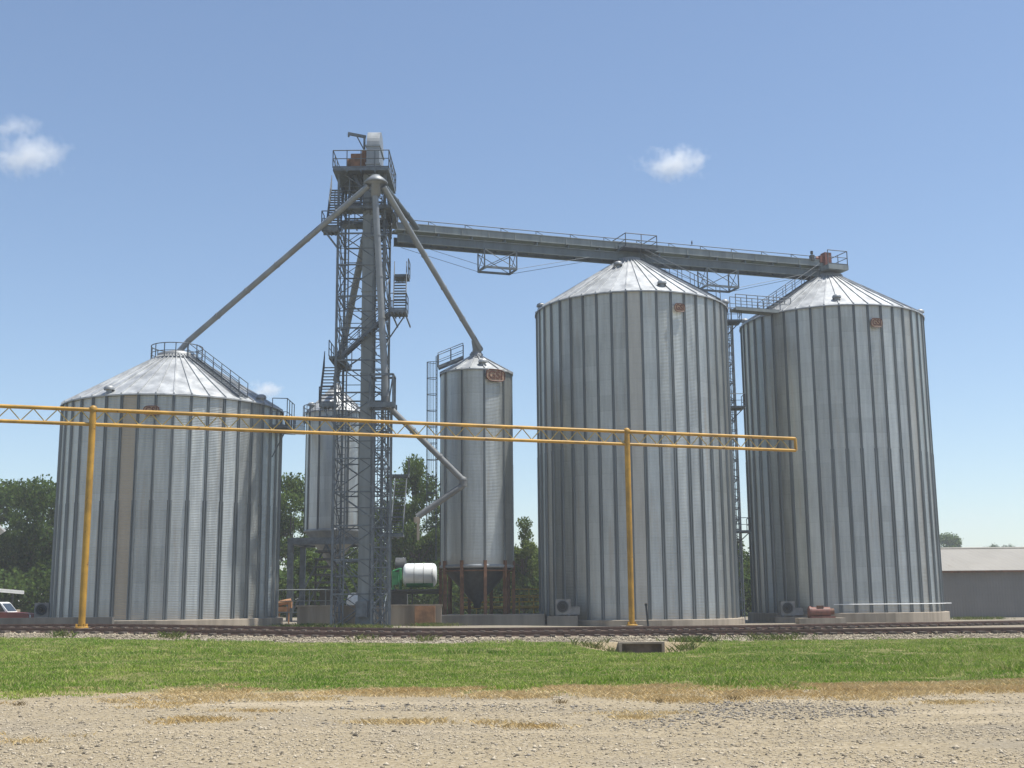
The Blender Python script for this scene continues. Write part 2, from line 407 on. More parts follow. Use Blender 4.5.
# lawn
X, Y = scatter(130000, 0, 0, 22.0, 50.2)
ed = edge_y(X, Y); keep = Y > ed+RS.exponential(.55, len(X))-.35
keep &= Y < 49.2+1.2*(vnoise(X, Y, .8)-.5)+.6*(vnoise(X, Y, .2))
keep &= ~((((X-4.8)/(2.0+1.8*vnoise(X, Y, 1.1)))**2+((Y-47.6)/(1.3+1.4*vnoise(X+4, Y, .9)))**2 < 1))
keep &= (.6*vnoise(X+9, Y, .9)+.4*vnoise(X, Y+4, 2.6)) > RS.uniform(.05, .52, len(X))
thin = sm(.16, .36, .65*vnoise(X*.5+3, Y, .8)+.35*vnoise(X, Y+8, 2.1)); keep &= thin > RS.uniform(-.15, .9, len(X))
X, Y = X[keep], Y[keep]; pos = np.stack([X, Y, gz(X, Y)], 1); tall = sm(.72, .9, vnoise(X*.6+21, Y, 1.0))
hh = (.03+.05*vnoise(X, Y, .35))*(.6+.9*vnoise(X+3, Y, 1.7))*(.55+.45*sm(0, 1.2, Y-edge_y(X, Y)))*(1+1.1*tall)
tag(blades(pos, 5, hh, .010, .05, .45, 'grass', M['grass']), kind='stuff')
# weedy green along the ballast, the pit wall and the bins
def patch(n, cx, cy, sx, sy): return np.stack([RS.normal(cx, sx, n), RS.normal(cy, sy, n)], 1)
pp = [patch(200, -12.6, 79.6, 1.6, .6), patch(90, -9.5, 77.3, .9, .5), patch(110, -15.4, 72.3, 1.5, .5), patch(80, -5.3, 82.2, .8, .3),
      patch(55, 7.1, 48.7, .5, .3), patch(40, 10.5, 49.8, .8, .3), patch(30, 6.4, 46.6, .3, .5), patch(14, -18.5, 50.2, .3, .2), patch(22, -14, 50.3, .3, .2), patch(10, -6.3, 50.4, .3, .3),
      patch(40, -22.3, 70.7, .6, .3), patch(12, -3.6, 50.4, .3, .2), patch(120, 37, 98, 1.2, .6), patch(30, 3.8, 46.2, .2, .4), patch(30, 3.2, 47.2, .5, .3)]
pp = np.concatenate(pp); pos = np.stack([pp[:, 0], pp[:, 1], gz(pp[:, 0], pp[:, 1])], 1)
tag(blades(pos, 7, .24, .013, .10, .55, 'tall_weeds', M['weed']), kind='stuff')
# straw along the lawn edge and in flat cushions on the gravel
def inspan(X, Y):
    cl = np.zeros(len(X))
    for cx, cy, sx, sy, a in STRAW: cl = np.maximum(cl, a*np.exp(-((X-cx)/sx)**2-((Y-cy)/sy)**2))
    return cl
def gp(x, y):
    d = CR @ np.array([(x-512)/F, -(y-384)/F, -1.0]); t = -EYE/d[2]; return d[0]*t, d[1]*t
STRAW = []
for x, y, wx, dy, a in [(200,722,45,.35,1),(160,726,30,.2,.7),(430,722,90,.35,1),(530,725,60,.3,.8),(640,716,30,.25,.8),(640,712,60,.2,.6),(150,709,40,.2,.7),(20,745,30,.2,.7),(80,739,25,.15,.6),
                        (0,738,20,.15,.6),(300,700,60,.4,.9),(390,693,90,.7,1),(480,695,120,.6,1),(620,695,120,.5,1),(760,694,120,.45,1),(900,692,90,.4,1),(1000,688,70,.5,1),(700,702,50,.25,.6),(850,700,60,.25,.7),(940,704,60,.3,.7),
                        (560,697,100,.5,1),(680,694,80,.5,1),(60,688,60,.3,.6),(10,704,25,.3,.5),(250,712,60,.2,.5)]:
    gx_, gy_ = gp(x, y); STRAW.append((gx_, gy_, wx/F*gy_, dy, a))
X, Y = scatter(110000, 0, 0, 13.5, 27)
k = inspan(X, Y); e2 = edge_y(X, Y); k = np.maximum(k, (.55+.45*sm(.3, .6, vnoise(X*.6+2, Y, .9)))*sm(20.6, 22.6, Y+3.2*(vnoise(X, Y, .33)-.5))*(1-sm(.3, 1.3, Y-e2))*sm(-8.5, -5.5, X))
keep = (k*(.05+1.15*vnoise(X, Y, 1.1)+.4*vnoise(X+7, Y, 3.7)) > RS.uniform(.18, .95, len(X)))
X, Y, k = X[keep], Y[keep], k[keep]; pos = np.stack([X, Y, gz(X, Y)], 1)
tag(blades(pos, 6, .03+.045*k, .0055, .07, .85, 'dry_grass', M['straw']), kind='stuff')
# stones
OCT = np.array([(1,0,0),(-1,0,0),(0,1,0),(0,-1,0),(0,0,1),(0,0,-.6)], float)
OF = np.array([(0,2,4),(2,1,4),(1,3,4),(3,0,4),(2,0,5),(1,2,5),(3,1,5),(0,3,5)])
def stones(X, Y, size, name, mat, sink=.1):
    K = len(X); a = RS.uniform(0, 2*pi, K); s_ = size*RS.uniform(.5, 1.4, (3, K)); s_[2] *= .65
    jit = 1+RS.uniform(-.3, .3, (K, 6, 1)); B = OCT[None]*jit
    x = B[:, :, 0]*s_[0][:, None]; y = B[:, :, 1]*s_[1][:, None]; z = B[:, :, 2]*s_[2][:, None]
    ca, sa = np.cos(a)[:, None], np.sin(a)[:, None]
    VV = np.stack([X[:, None]+x*ca-y*sa, Y[:, None]+x*sa+y*ca, gz(X, Y)[:, None]+z+size[:, None]*sink], 2).reshape(-1, 3)
    FF = (OF[None]+(np.arange(K)*6)[:, None, None]).reshape(-1, 3)
    return tag(npmesh(name, VV, FF, mat), kind='stuff')
def stonemat(name, cols):
    g = G(name); gi = g.n('ShaderNodeNewGeometry').outputs['Random Per Island']
    r = g.n('ShaderNodeValToRGB'); g.put(r.inputs[0], gi); e = r.color_ramp.elements
    for i, c in enumerate(cols):
        el = e[i] if i < 2 else e.new(.5); el.position = i/(len(cols)-1); el.color = (*c, 1)
    g.bsdf(r.outputs[0], 1.0, 0, spec=.03); return g.m
M['stone'] = stonemat('gravel_stone', [(.105,.092,.075), (.36,.305,.225), (.21,.18,.135), (.46,.40,.305)])
M['stone_grey'] = stonemat('dark_gravel_stone', [(.075,.07,.063), (.20,.182,.155), (.135,.122,.105), (.28,.25,.21)])
M['ballast'] = stonemat('ballast_stone', [(.20,.17,.125), (.42,.36,.265), (.31,.265,.19), (.15,.125,.095)])
X, Y = scatter(120000, 0, 0, 11.5, 25.5); keep = (Y < edge_y(X, Y)+.3) & (vnoise(X*.5, Y, .9) > RS.uniform(-.1, .75, len(X))); X, Y = X[keep], Y[keep]
stones(X, Y, np.minimum(.007+RS.exponential(.0055, len(X)), .04), 'gravel', M['stone'])
X, Y = scatter(75000, 0, 0, 12.5, 22.5)
px = 512+X/Y*F
dens = sm(.42, .7, vnoise(X+5, Y, .7))*np.clip(.13+.9*sm(520, 760, px)*sm(16.0, 17.5, Y)*(1-sm(20.4, 21.2, Y))+.75*np.exp(-((px-430)/150)**2-((Y-20.0)/.9)**2)+.6*np.exp(-((px-330)/40)**2-((Y-17.6)/.4)**2), 0, 1)
keep = dens > RS.uniform(.12, 1.0, len(X)); X, Y = X[keep], Y[keep]
stones(X, Y, np.minimum(.009+RS.exponential(.008, len(X)), .05), 'dark_gravel', M['stone_grey'])
X = RS.uniform(-34, 36, 42000); Y = 49.3+RS.beta(1.6, 1.5, 42000)*2.3+.5*(vnoise(X, X*0, .5)-.5)
keep = vnoise(X, Y, .7) > RS.uniform(0, .6, len(X)); X, Y = X[keep], Y[keep]
stones(X, Y, .022+RS.exponential(.012, len(X)), 'ballast', M['ballast'], .2)

# ------------------------------------------------------------------ railway
def make_track(yf, x0, x1, label):
    t = thing('railway_track', (0, yf(0), gz(0, yf(0))), label, 'railway track', None)
    xs = np.arange(x0, x1+.1, 1.0)
    for s in (-.72, .72):
        mb = MB(); sec = [(-.065,0),(.065,0),(.065,.015),(.012,.03),(.012,.115),(.036,.122),(.036,.155),(-.036,.155),(-.036,.122),(-.012,.115),(-.012,.03),(-.065,.015)]
        for a, b in zip(xs, xs[1:]):
            pa = np.array((a, yf(a)+s, gz(a, yf(a))+.06)); pb = np.array((b, yf(b)+s, gz(b, yf(b))+.06))
            mb.sweep(sec, pa, pb, (0,1,0), (0,0,1), cap=False)
        mb.build('rail', M['railtop'], t)
    m0 = MB(); m0.box((0,0,0), (.23, 2.6, .16)); src = None; rest = MB()
    k = 0
    for x in np.arange(x0+.3, x1, .62):
        inv = abs(x) < 25.6
        yy = yf(x)+random.uniform(-.05,.05)
        if inv and k < 84:
            if src is None:
                src = m0.build('tie', M['wood'], t, ORG[t.name]); src.location = (0,0,0)
                src.data.transform(Matrix.Translation(Vector(ORG[t.name]))); tie = src
            else:
                tie = src.copy(); COL.objects.link(tie); tie.parent = t
            tie.location = Vector((x, yy, gz(x, yy)+.035))-Vector(ORG[t.name]); tie.rotation_euler[2] = random.uniform(-.03,.03); k += 1
        else: rest.box((x, yy, gz(x, yy)+.035), (.23, 2.6, .16))
    o = rest.build('tie_rows', M['wood'], t); o['kind'] = 'stuff'
make_track(lambda x: 52.4, -70, 75, 'rusty railway track nearest the lawn, its ties edged by pale ballast')
make_track(lambda x: 60.3+.013*max(0, x-2)**2 if x < 45 else 60.3+.013*43**2+1.118*(x-45), -70, 62, 'rusty railway track close to the bins, curving away to the right')

# ------------------------------------------------------------------ grain bins
NST = 42
def corr_wall(R, H, n, parent, mat, cz, pitch=.1016, amp=.0085, seg=5):
    org = ORG[parent.name]; nz = int(H/pitch*seg); z = np.linspace(0, H, nz+1)
    r = R+amp*np.sin(2*pi*z/pitch); a = np.linspace(0, 2*pi, n, endpoint=False)
    VV = np.stack([org[0]+r[:, None]*np.cos(a), org[1]+r[:, None]*np.sin(a), np.broadcast_to(cz+z[:, None], (nz+1, n))], 2).reshape(-1, 3)
    I, J = np.meshgrid(np.arange(n), np.arange(nz)); I2 = (I+1) % n
    FF = np.stack([(J*n+I).ravel(), (J*n+I2).ravel(), ((J+1)*n+I2).ravel(), ((J+1)*n+I).ravel()], 1)
    return npmesh('wall', VV, FF, mat, parent, (org[0], org[1], cz), smooth=True)
WSEC = lambda w_, d: [(-w_/2,0),(-w_*.36,d),(-w_*.14,d),(-w_*.07,d*.45),(w_*.07,d*.45),(w_*.14,d),(w_*.36,d),(w_/2,0)]
def stiffeners(R, z0, z1, n, parent, off, w1=.29, w2=.20, d=.10, split=.52):
    src = None; org = ORG[parent.name]
    for k in range(n):
        if src is None:
            mb = MB(); zs = z0+(z1-z0)*split
            mb.sweep(WSEC(w1, d), (R+.006, 0, z0), (R+.006, 0, zs), (0,1,0), (1,0,0)); mb.sweep(WSEC(w2, d*.85), (R+.006, 0, zs), (R+.006, 0, z1), (0,1,0), (1,0,0))
            me_o = mb.build('stiffener', M['stiff'], parent, (0,0,0)); src = me_o; o = src
        else:
            o = src.copy(); COL.objects.link(o); o.parent = parent
        o.location = (0, 0, -org[2]); o.rotation_euler = (0, 0, off+2*pi*k/n)
def roof(R, z0, rc, z1, n, parent, off, mat):
    c = ORG[parent.name]; mb = MB()
    Ro = R+.16; dz = .16*(z1-z0)/(R-rc)
    prof = [(Ro, z0-dz), (rc, z1)]
    mb.lathe((c[0], c[1], 0), prof, n, off, off+2*pi, smooth=False)
    mb.lathe((c[0], c[1], 0), [(Ro-.002, z0-dz-.09), (Ro-.002, z0-dz)], n, off, off+2*pi)
    for k in range(n):
        t = off+2*pi*k/n; e = np.array((cos(t), sin(t), 0)); cc = np.array((c[0], c[1], 0))
        a = cc+e*Ro+np.array((0,0,z0-dz)); b = cc+e*rc+np.array((0,0,z1))
        s_ = np.array((-sin(t), cos(t), 0)); nrm = np.array((0,0,1.0))
        mb.sweep([(-.05,0),(-.03,.10),(.03,.10),(.05,0)], a, b, s_, nrm)
    o = mb.build('roof', mat, parent)
    cap = MB(); cap.lathe((c[0], c[1], 0), [(rc+.05, z1-.02), (rc+.05, z1+.22), (rc*.55, z1+.42), (.3, z1+.5), (0.001, z1+.5)], 24)
    cap.build('roof_cap', M['roof_dull'], parent)
    return o
def vent(parent, th, R, z0, rc, z1, f=.06, mat=None):
    c = ORG[parent.name]; r = R-(R-rc)*f; z = z0+(z1-z0)*f; e = np.array((cos(th), sin(th), 0)); p = np.array((c[0], c[1], z))+e*r
    mb = MB(); mb.tube(p-np.array((0,0,.12)), p+np.array((0,0,.24)), .19, 12)
    o = mb.build('roof_vent', M['roof_dull'], parent)
    h = MB(); q = p+np.array((0,0,.2)); h.lathe(q, [(.34,-.06),(.35,.05),(.29,.16),(.17,.23),(.001,.25)], 14)
    h.lathe(q, [(.34,-.06),(.001,-.02)], 14)
    h.build('vent_hood', mat or M['roof_dull'], o)
def sign(parent, th, R, z, wd, ht):
    c = ORG[parent.name]; e = np.array((cos(th), sin(th), 0)); s_ = np.array((-sin(th), cos(th), 0)); u = np.array((0,0,1.0))
    p = np.array((c[0], c[1], z))+e*(R+.06)
    pts = []
    for k in range(28):
        t = 2*pi*k/28; a = abs(cos(t))**.55*(1 if cos(t) >= 0 else -1); b = abs(sin(t))**.7*(1 if sin(t) >= 0 else -1)
        pts.append((a*wd/2, b*ht/2))
    mb = MB(); mb.sweep(pts, p, p+e*.06, s_, u); o = mb.build('sign', M['signplate'], parent)
    rim = MB()
    for (a, b), (a2, b2) in zip(pts, pts[1:]+pts[:1]): rim.tube(p+e*.07+s_*a+u*b, p+e*.07+s_*a2+u*b2, .03*wd, 5)
    rim.build('sign_rim', M['signred'], o)
    cu = bpy.data.curves.new('lettering', 'FONT'); cu.body = 'GSI'; cu.size = ht*.95; cu.align_x = 'CENTER'; cu.align_y = 'CENTER'; cu.extrude = .012; cu.offset = .012*wd
    to = bpy.data.objects.new('lettering_src', cu); COL.objects.link(to)
    me = bpy.data.meshes.new_from_object(to.evaluated_get(bpy.context.evaluated_depsgraph_get())); bpy.data.objects.remove(to); bpy.data.curves.remove(cu)
    me.name = 'lettering'; me.materials.clear(); me.materials.append(M['signred'])
    lo = bpy.data.objects.new('lettering', me); COL.objects.link(lo); lo.parent = o
    mat = Matrix((( s_[0], u[0], e[0], 0), (s_[1], u[1], e[1], 0), (s_[2], u[2], e[2], 0), (0,0,0,1)))
    org = ORG[o.name]; q = p+e*.078-org
    xs = [vv.co.x for vv in me.vertices]; k = wd*.74/(max(xs)-min(xs))
    lo.matrix_local = Matrix.Translation(Vector(q)) @ mat @ Matrix.Diagonal((k, 1, 1, 1))
    return o
def footing(parent, R, z0, z1, mat=None, n=64):
    c = ORG[parent.name]; mb = MB(); mb.lathe((c[0], c[1], 0), [(R, z0), (R, z1-.03), (R-.03, z1), (.01, z1)], n, smooth=False)
    return mb.build('foundation', mat or M['concrete'], parent)
def big_bin(cx, cy, zb, ze, zp, rc, label, seed, tan, off, tanth=None):
    R = 7.3
    t = thing('grain_bin', (cx, cy, zb), label, 'grain bin')
    footing(t, R+.45, -.5, zb)
    corr_wall(R, ze-zb, NST*3, t, galv_wall('galvanised_sheets_'+'abc'[seed], NST, 1.118, float(seed*5+2), tan, off=off, tanth=tanth), zb)
    stiffeners(R, zb+.01, ze-.05, NST, t, off)
    roof(R, ze, rc, zp, NST, t, off, M['roof'])
    return t, R
def radial(c, th, r, z): return np.array((c[0]+r*cos(th), c[1]+r*sin(th), z))
def roof_ladder(parent, th, R, ze, rc, zp, wd=.7, both=True, deck=False):
    c = ORG[parent.name]; s_ = np.array((-sin(th), cos(th), 0)); u = np.array((0,0,1.0))
    a = radial(c, th, R, ze+.12); b = radial(c, th, rc, zp+.12); mb = MB()
    for k in (-1, 1):
        mb.bar(a+s_*wd/2*k, b+s_*wd/2*k, .06, .12)
        if both or k == 1:
            n = 6
            for j in range(n+1): p = a+(b-a)*j/n+s_*wd/2*k; mb.tube(p, p+u*.95, .028, 6)
            mb.tube(a+s_*wd/2*k+u*.95, b+s_*wd/2*k+u*.95, .028, 6); mb.tube(a+s_*wd/2*k+u*.5, b+s_*wd/2*k+u*.5, .024, 6)
    n = 24
    for j in range(n): p = a+(b-a)*j/n; mb.bar(p-s_*wd/2, p+s_*wd/2, .16 if deck else .05, .05)
    return mb.build('roof_ladder', M['rail'], parent)
def ring_rail(parent, r, z, h=1.1, n=14, a0=0, a1=2*pi, name='peak_railing'):
    c = ORG[parent.name]; mb = MB(); m = 36
    pts = [radial(c, a0+(a1-a0)*k/m, r, z) for k in range(m+1)]; u = np.array((0,0,1.0))
    for p, q in zip(pts, pts[1:]):
        for hh, rr in ((h, .034), (h*.52, .026)): mb.tube(p+u*hh, q+u*hh, rr, 6)
        mb.bar(p+u*.08, q+u*.08, .03, .16)
    for k in range(n): p = radial(c, a0+(a1-a0)*k/n, r, z); mb.tube(p-u*.1, p+u*h, .034, 6)
    return mb.build(name, M['rail'], parent)

def face_angle(c, x, y, R):
    d = at(x, y, 100.)-np.array((0,0,EYE)); a = d[0]**2+d[1]**2; b = -2*(d[0]*c[0]+d[1]*c[1]); k = c[0]**2+c[1]**2-R*R
    t = (-b-sqrt(b*b-4*a*k))/2/a; p = np.array((0,0,EYE))+d*t; return atan2(p[1]-c[1], p[0]-c[0]), p[2]
def phase(c, x, y): return face_angle(c, x, y, 7.35)[0]
ZL, EL_, PL = .67, 14.86, at(182, 358, 82.2)[2]
BL, R = big_bin(-23.41, 82.2, ZL, EL_, PL, 1.25, 'squat wide galvanised grain bin, the shortest of the three big ones', 0, .10, phase((-23.41, 82.2), 171.7, 450), face_angle((-23.41, 82.2), 124, 500, 7.3)[0])
ring_rail(BL, 1.75, PL-.35)
roof_ladder(BL, radians(-38), R, EL_, 1.75, PL-.3)
for a, f in ((-109, .03), (-170, .03), (-22, .04), (100, .05)): vent(BL, radians(a), R, EL_, 1.25, PL, f)
sign(BL, radians(-85), R+.10, at(180, 411, 75)[2], .95, .6)
ZM, EM = .28, 23.60; PM = at(632, 264, 90.9)[2]
BM, R = big_bin(9.27, 90.94, ZM, EM, PM, 1.2, 'tall galvanised grain bin behind the right yellow post', 1, .05, phase((9.27, 90.94), 684.5, 308))
roof_ladder(BM, radians(-32), R, EM, 1.2, PM, .8, True, True)
for a, f, m_ in ((-172, .04, None), (-75, .12, M['roof']), (-115, .78, None), (-18, .0, None)): vent(BM, radians(a), R, EM, 1.2, PM, f, m_)
ZR, ER = .54, 24.05; PR = at(832, 279, 97.4)[2]
BR, R = big_bin(26.52, 97.44, ZR, ER, PR, 1.2, 'tall galvanised grain bin farthest right beside the grey shed', 2, .05, phase((26.52, 97.44), 881.5, 322))
roof_ladder(BR, radians(-152), R, ER, 1.2, PR, .8, True, True)
for a, f in ((-100, .12), (178, .04), (-22, .03)): vent(BR, radians(a), R, ER, 1.2, PR, f)
th, z = face_angle(ORG[BM.name], 679, 308, 7.4); sign(BM, th, 7.4, z, .85, .62)
th, z = face_angle(ORG[BR.name], 876, 323, 7.4); sign(BR, th, 7.4, z, .95, .7)
mb = MB(); pts = [radial(ORG[BR.name], radians(a), 7.52, ZR+.62) for a in range(-112, -18, 4)]
pts = pts+[pts[-1]+np.array((.45, .1, 0))]
mb.path(pts, .035, 6); mb.build('conduit_pipe', M['white'], BR)
# eave platforms
def platform(mb, a, b, wid, side, th=.08):
    a = np.array(a, float); b = np.array(b, float); mb.bar(a, b, wid, th)
def caged_ladder(base, top, out, label, gaps=()):
    """rails, rungs, hoops; out = direction away from the wall"""
    base = np.array(base, float); e = np.array(out, float); e /= np.linalg.norm(e); s_ = np.array((-e[1], e[0], 0)); u = np.array((0,0,1.0))
    t = thing('caged_ladder', base, label, 'ladder')
    H = top-base[2]; mb = MB()
    for k in (-1, 1): mb.tube(base+s_*.23*k, base+s_*.23*k+u*(H+1.0), .032, 6)
    for z in np.arange(.3, H, .3): mb.tube(base-s_*.23+u*z, base+s_*.23+u*z, .016, 5, cap=False)
    mb.build('ladder_rails', M['rail'], t)
    cg = MB()
    hs = [z for z in np.arange(2.4, H+1.0, 1.2)]
    for z in hs:
        pr = None
        for k in range(9):
            a = pi*k/8; p = base+u*z+s_*.36*cos(a)+e*(.72*sin(a))
            if pr is not None: cg.tube(pr, p, .024, 5, cap=False)
            pr = p
    for k in range(1, 8, 1):
        a = pi*k/8; p = base+s_*.36*cos(a)+e*(.72*sin(a)); cg.tube(p+u*hs[0], p+u*hs[-1], .016, 5, cap=False)
    cg.build('safety_cage', M['rail'], t)
    return t

# ------------------------------------------------------------------ hopper bins
def hopper_bin(cx, cy, R, zc, ze, zp, zcone, label, seed, n=12, off=0.0, legs=8, legmat=None, legr=.11):
    t = thing('hopper_bin', (cx, cy, 0), label, 'hopper bin')
    corr_wall(R, ze-zc, 72, t, galv_wall('hopper_sheets_'+'ab'[seed], n, 1.118, 40.+seed, .0, off=off), zc)
    stiffeners(R, zc, ze-.03, n, t, off, .17, .15, .08)
    roof(R, ze, .45, zp, 16, t, off, M['roof'])
    mb = MB(); mb.lathe((cx, cy, 0), [(R+.03, zc+.12), (R+.1, zc+.02), (R+.03, zc-.10)], 40); mb.build('base_ring', M['roof_dull'], t)
    mb = MB(); mb.lathe((cx, cy, 0), [(R, zc), (.28, zcone), (.26, zcone-.35), (.01, zcone-.35)], 40); mb.build('cone_hopper', M['dark'] if seed == 0 else M['roof_dull'], t)
    if legs:
        src = None
        for k in range(legs):
            a = off+2*pi*k/legs; p = radial((cx, cy), a, R+.04, 0)
            if src is None:
                l = MB(); l.box((0,0,zc/2+.2), (.22,.2,zc+.4)); l.box((0,0,.03), (.4,.4,.06)); src = l.build('leg', legmat, t, (0,0,0)); o = src
            else: o = src.copy(); COL.objects.link(o); o.parent = t
            o.location = tuple(p-ORG[t.name]); o.rotation_euler = (0,0,a)
        br = MB()
        for k in range(legs):
            a, b = off+2*pi*k/legs, off+2*pi*(k+1)/legs
            br.tube(radial((cx,cy), a, R+.04, zc-.3), radial((cx,cy), b, R+.04, zc-.3), .06, 6)
        br.build('leg_tie', legmat, t)
    return t
SB = hopper_bin(-2.64, 87.46, 2.6, 4.06, 18.24, at(476, 357, 87.4)[2], 1.5, 'slim galvanised hopper bin standing on rust brown legs', 0, 10, radians(-75.8), 10, M['rust'])
vent(SB, radians(-75), 2.6, 18.24, .45, at(476, 357, 87.4)[2], .22, M['roof'])
th, z = face_angle(ORG[SB.name], 495, 375.5, 2.7); sign(SB, th, 2.66, z, 1.55, .85)
rl = MB(); c0 = ORG[SB.name]
a_ = at(438, 367, 85.6); b_ = at(463, 357, 86.8); u = np.array((0,0,1.0))
for dy in (0, .7):
    d_ = np.array((0, dy, 0)); rl.bar(a_+d_, b_+d_, .06, .2); rl.tube(a_+d_+u*1.05, b_+d_+u*1.05, .03, 6); rl.tube(a_+d_+u*.5, b_+d_+u*.5, .025, 6)
    for k in range(3): p = a_+(b_-a_)*k/2+d_; rl.tube(p, p+u*1.05, .03, 6)
rl.build('roof_ladder', M['rail'], SB)
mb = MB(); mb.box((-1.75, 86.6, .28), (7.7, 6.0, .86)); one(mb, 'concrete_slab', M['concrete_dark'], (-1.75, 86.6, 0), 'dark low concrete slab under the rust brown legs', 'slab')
cl = at(435, 500, 85.2)
caged_ladder((cl[0], 86.6, at(435, 560, 86.)[2]), at(436, 366, 85.5)[2], (-1, -.25, 0), 'slim caged ladder up the hopper bin on rusty legs')
RB_c = at(330, 408, 100.); RBz = RB_c[2]
zc_ = at(330, 530, 100.)[2]
RB = hopper_bin(RB_c[0]+.15, 102.2, 2.42, zc_, RBz, at(332, 389, 102.)[2], at(330, 566, 102.)[2], 'galvanised hopper bin partly hidden behind the lattice tower', 1, 12, .1, 0)
for a in (-150, -95): vent(RB, radians(a), 2.42, RBz, .45, at(332, 389, 102.)[2], .12, M['roof'])
ring_rail(RB, 2.75, RBz-.9, 1.3, 16, radians(150), radians(330), 'eave_railing')
fr = MB(); zt = at(320, 541, 99.)[2]
x0_, x1_ = at(291, 540, 99.)[0], at(362, 540, 99.)[0]
for Yp in (99., 104.8):
    for xx in (x0_, x1_): fr.box((xx, Yp, zt/2-.14), (.45, .45, zt-.28))
    fr.box(((x0_+x1_)/2, Yp, zt), (x1_-x0_+.5, .4, .55))
    fr.bar((x0_, Yp, .4), ((x0_+x1_)/2, Yp, zt-.3), .14, .14); fr.bar((x1_, Yp, .4), ((x0_+x1_)/2, Yp, zt-.3), .14, .14)
for xx in (x0_, x1_): fr.box((xx, 101.9, zt-.03), (.36, 5.3, .42))
for xx in np.linspace(x0_+1, x1_-1, 3): fr.box((xx, 101.9, zt+.02), (.2, 6.0, .3))
fr.build('support_frame', M['frame'], RB)
cs = MB()
for k in range(6): cs.box((RB_c[0]+.4, 98.6, 2.6+.62*k), (2.6-.1*k, 1.8, .16))
for dx in (-1.1, 1.1): cs.box((RB_c[0]+.4+dx, 98.6, 2.6), (.14, .14, 5.2))
cs.box((RB_c[0]+.5, 99.4, 1.9), (1.7, 1.6, 2.0))
one(cs, 'grain_cleaner', M['dark'], (RB_c[0]+.4, 98.6, 0), 'dark machine frame with shelves beneath the rear hopper bin', 'machine')

# ------------------------------------------------------------------ elevator tower
Yf, Yb = 79.2, 82.8
XL, XR = at(337, 290, Yf)[0], at(384, 290, Yf)[0]
ZT = at(365, 171, Yf)[2]
TW = thing('elevator_tower', ((XL+XR)/2, (Yf+Yb)/2, 0), 'grey steel lattice tower with zigzag stairs and platforms', 'tower')
for (xx, yy) in ((XL,Yf),(XR,Yf),(XL,Yb),(XR,Yb)):
    l = MB(); l.bar((xx,yy,-.1), (xx,yy,ZT), .15, .15); l.box((xx,yy,.08), (.5,.5,.2)); l.build('tower_leg', M['frame'], TW)
br = MB(); NL = 14; hz = ZT/NL
for k in range(NL):
    z0, z1 = k*hz, (k+1)*hz
    for (a, b) in (((XL,Yf),(XR,Yf)),((XL,Yb),(XR,Yb)),((XL,Yf),(XL,Yb)),((XR,Yf),(XR,Yb))):
        br.bar((*a,z1-.05), (*b,z1-.05), .08, .1)
        mx_, my_ = (a[0]+b[0])/2, (a[1]+b[1])/2
        if k % 2 == 0: br.tube((*a,z0), (*b,z1), .04, 5, cap=False); br.tube((*b,z0), (*a,z1), .032, 5, cap=False)
        else: br.tube((*b,z0), (*a,z1), .04, 5, cap=False); br.tube((*a,z0+hz*.5), (*b,z0+hz*.5), .03, 5, cap=False)
for xx in (XL+.75, XR-.75): br.bar((xx, Yf+.02, 0), (xx, Yf+.02, ZT-.5), .07, .07)
br.build('bracing', M['frame'], TW)
# ladder and dense bracing low on the right
lb = MB(); xa, xb = at(374, 500, 79)[0], at(391, 500, 79)[0]; zA, zB = 0.0, at(380, 412, 79)[2]
for xx in (xa, xb):
    for yy in (Yf-.1, Yf-1.0): lb.bar((xx,yy,zA), (xx,yy,zB), .09, .09)
nn = 11
for k in range(nn):
    z0, z1 = zA+(zB-zA)*k/nn, zA+(zB-zA)*(k+1)/nn
    for yy in (Yf-.1, Yf-1.0):
        lb.tube((xa,yy,z0), (xb,yy,z1), .03, 5, cap=False); lb.tube((xb,yy,z0), (xa,yy,z1), .03, 5, cap=False); lb.bar((xa,yy,z1), (xb,yy,z1), .06, .06)
for k in range(60): z = zA+(zB-zA)*k/60; lb.tube((xa+.25,Yf-.55,z), (xa+.75,Yf-.55,z), .018, 5, cap=False)
for dx in (.25, .75): lb.tube((xa+dx,Yf-.55,0), (xa+dx,Yf-.55,zB), .03, 6)
lb.build('ladder_cage', M['frame'], TW)
# platforms
def deck(name, x0, x1, y0, y1, z, rails, th=.22, h=1.1):
    mb = MB(); mb.box(((x0+x1)/2,(y0+y1)/2,z-th/2), (x1-x0,y1-y0,th))
    for k in range(1,4): mb.box((x0+(x1-x0)*k/4,(y0+y1)/2,z-th-.06), (.08,y1-y0,.12))
    o = mb.build(name, M['frame'], TW)
    r = MB()
    for pts in rails: railing(r, [(a, b, z) for a, b in pts], h, 1.0, .036)
    r.build('railing', M['rail'], o); return o
pl, pr = at(334, 166, 79)[0], at(389.5, 170, 79)[0]
zt1 = at(365, 168, 78.6)[2]
deck('platform', pl, pr, Yf-.7, Yb+.6, zt1, [[(pl,Yb+.6),(pl,Yf-.7),(pr,Yf-.7),(pr,Yb+.6),(pl,Yb+.6)]], .2, 1.25)
zt2 = at(365, 207, 79)[2]
deck('platform', XL-.2, XR+.5, Yf-.4, Yf+.7, zt2, [[(XL-.2,Yf-.4),(XR+.5,Yf-.4),(XR+.5,Yf+.7)]], .16)
zt3 = at(365, 222, 82)[2]
deck('platform', XL-.2, XR+.5, Yb-.9, Yb+.4, zt3, [[(XL-.2,Yb-.9),(XR+.5,Yb-.9),(XR+.5,Yb+.4)]], .16)
deck('platform', XR-.3, XR+.6, Yf+.7, Yb-.9, (zt2+zt3)/2, [[(XR+.6,Yf+.7),(XR+.6,Yb-.9)]], .12)
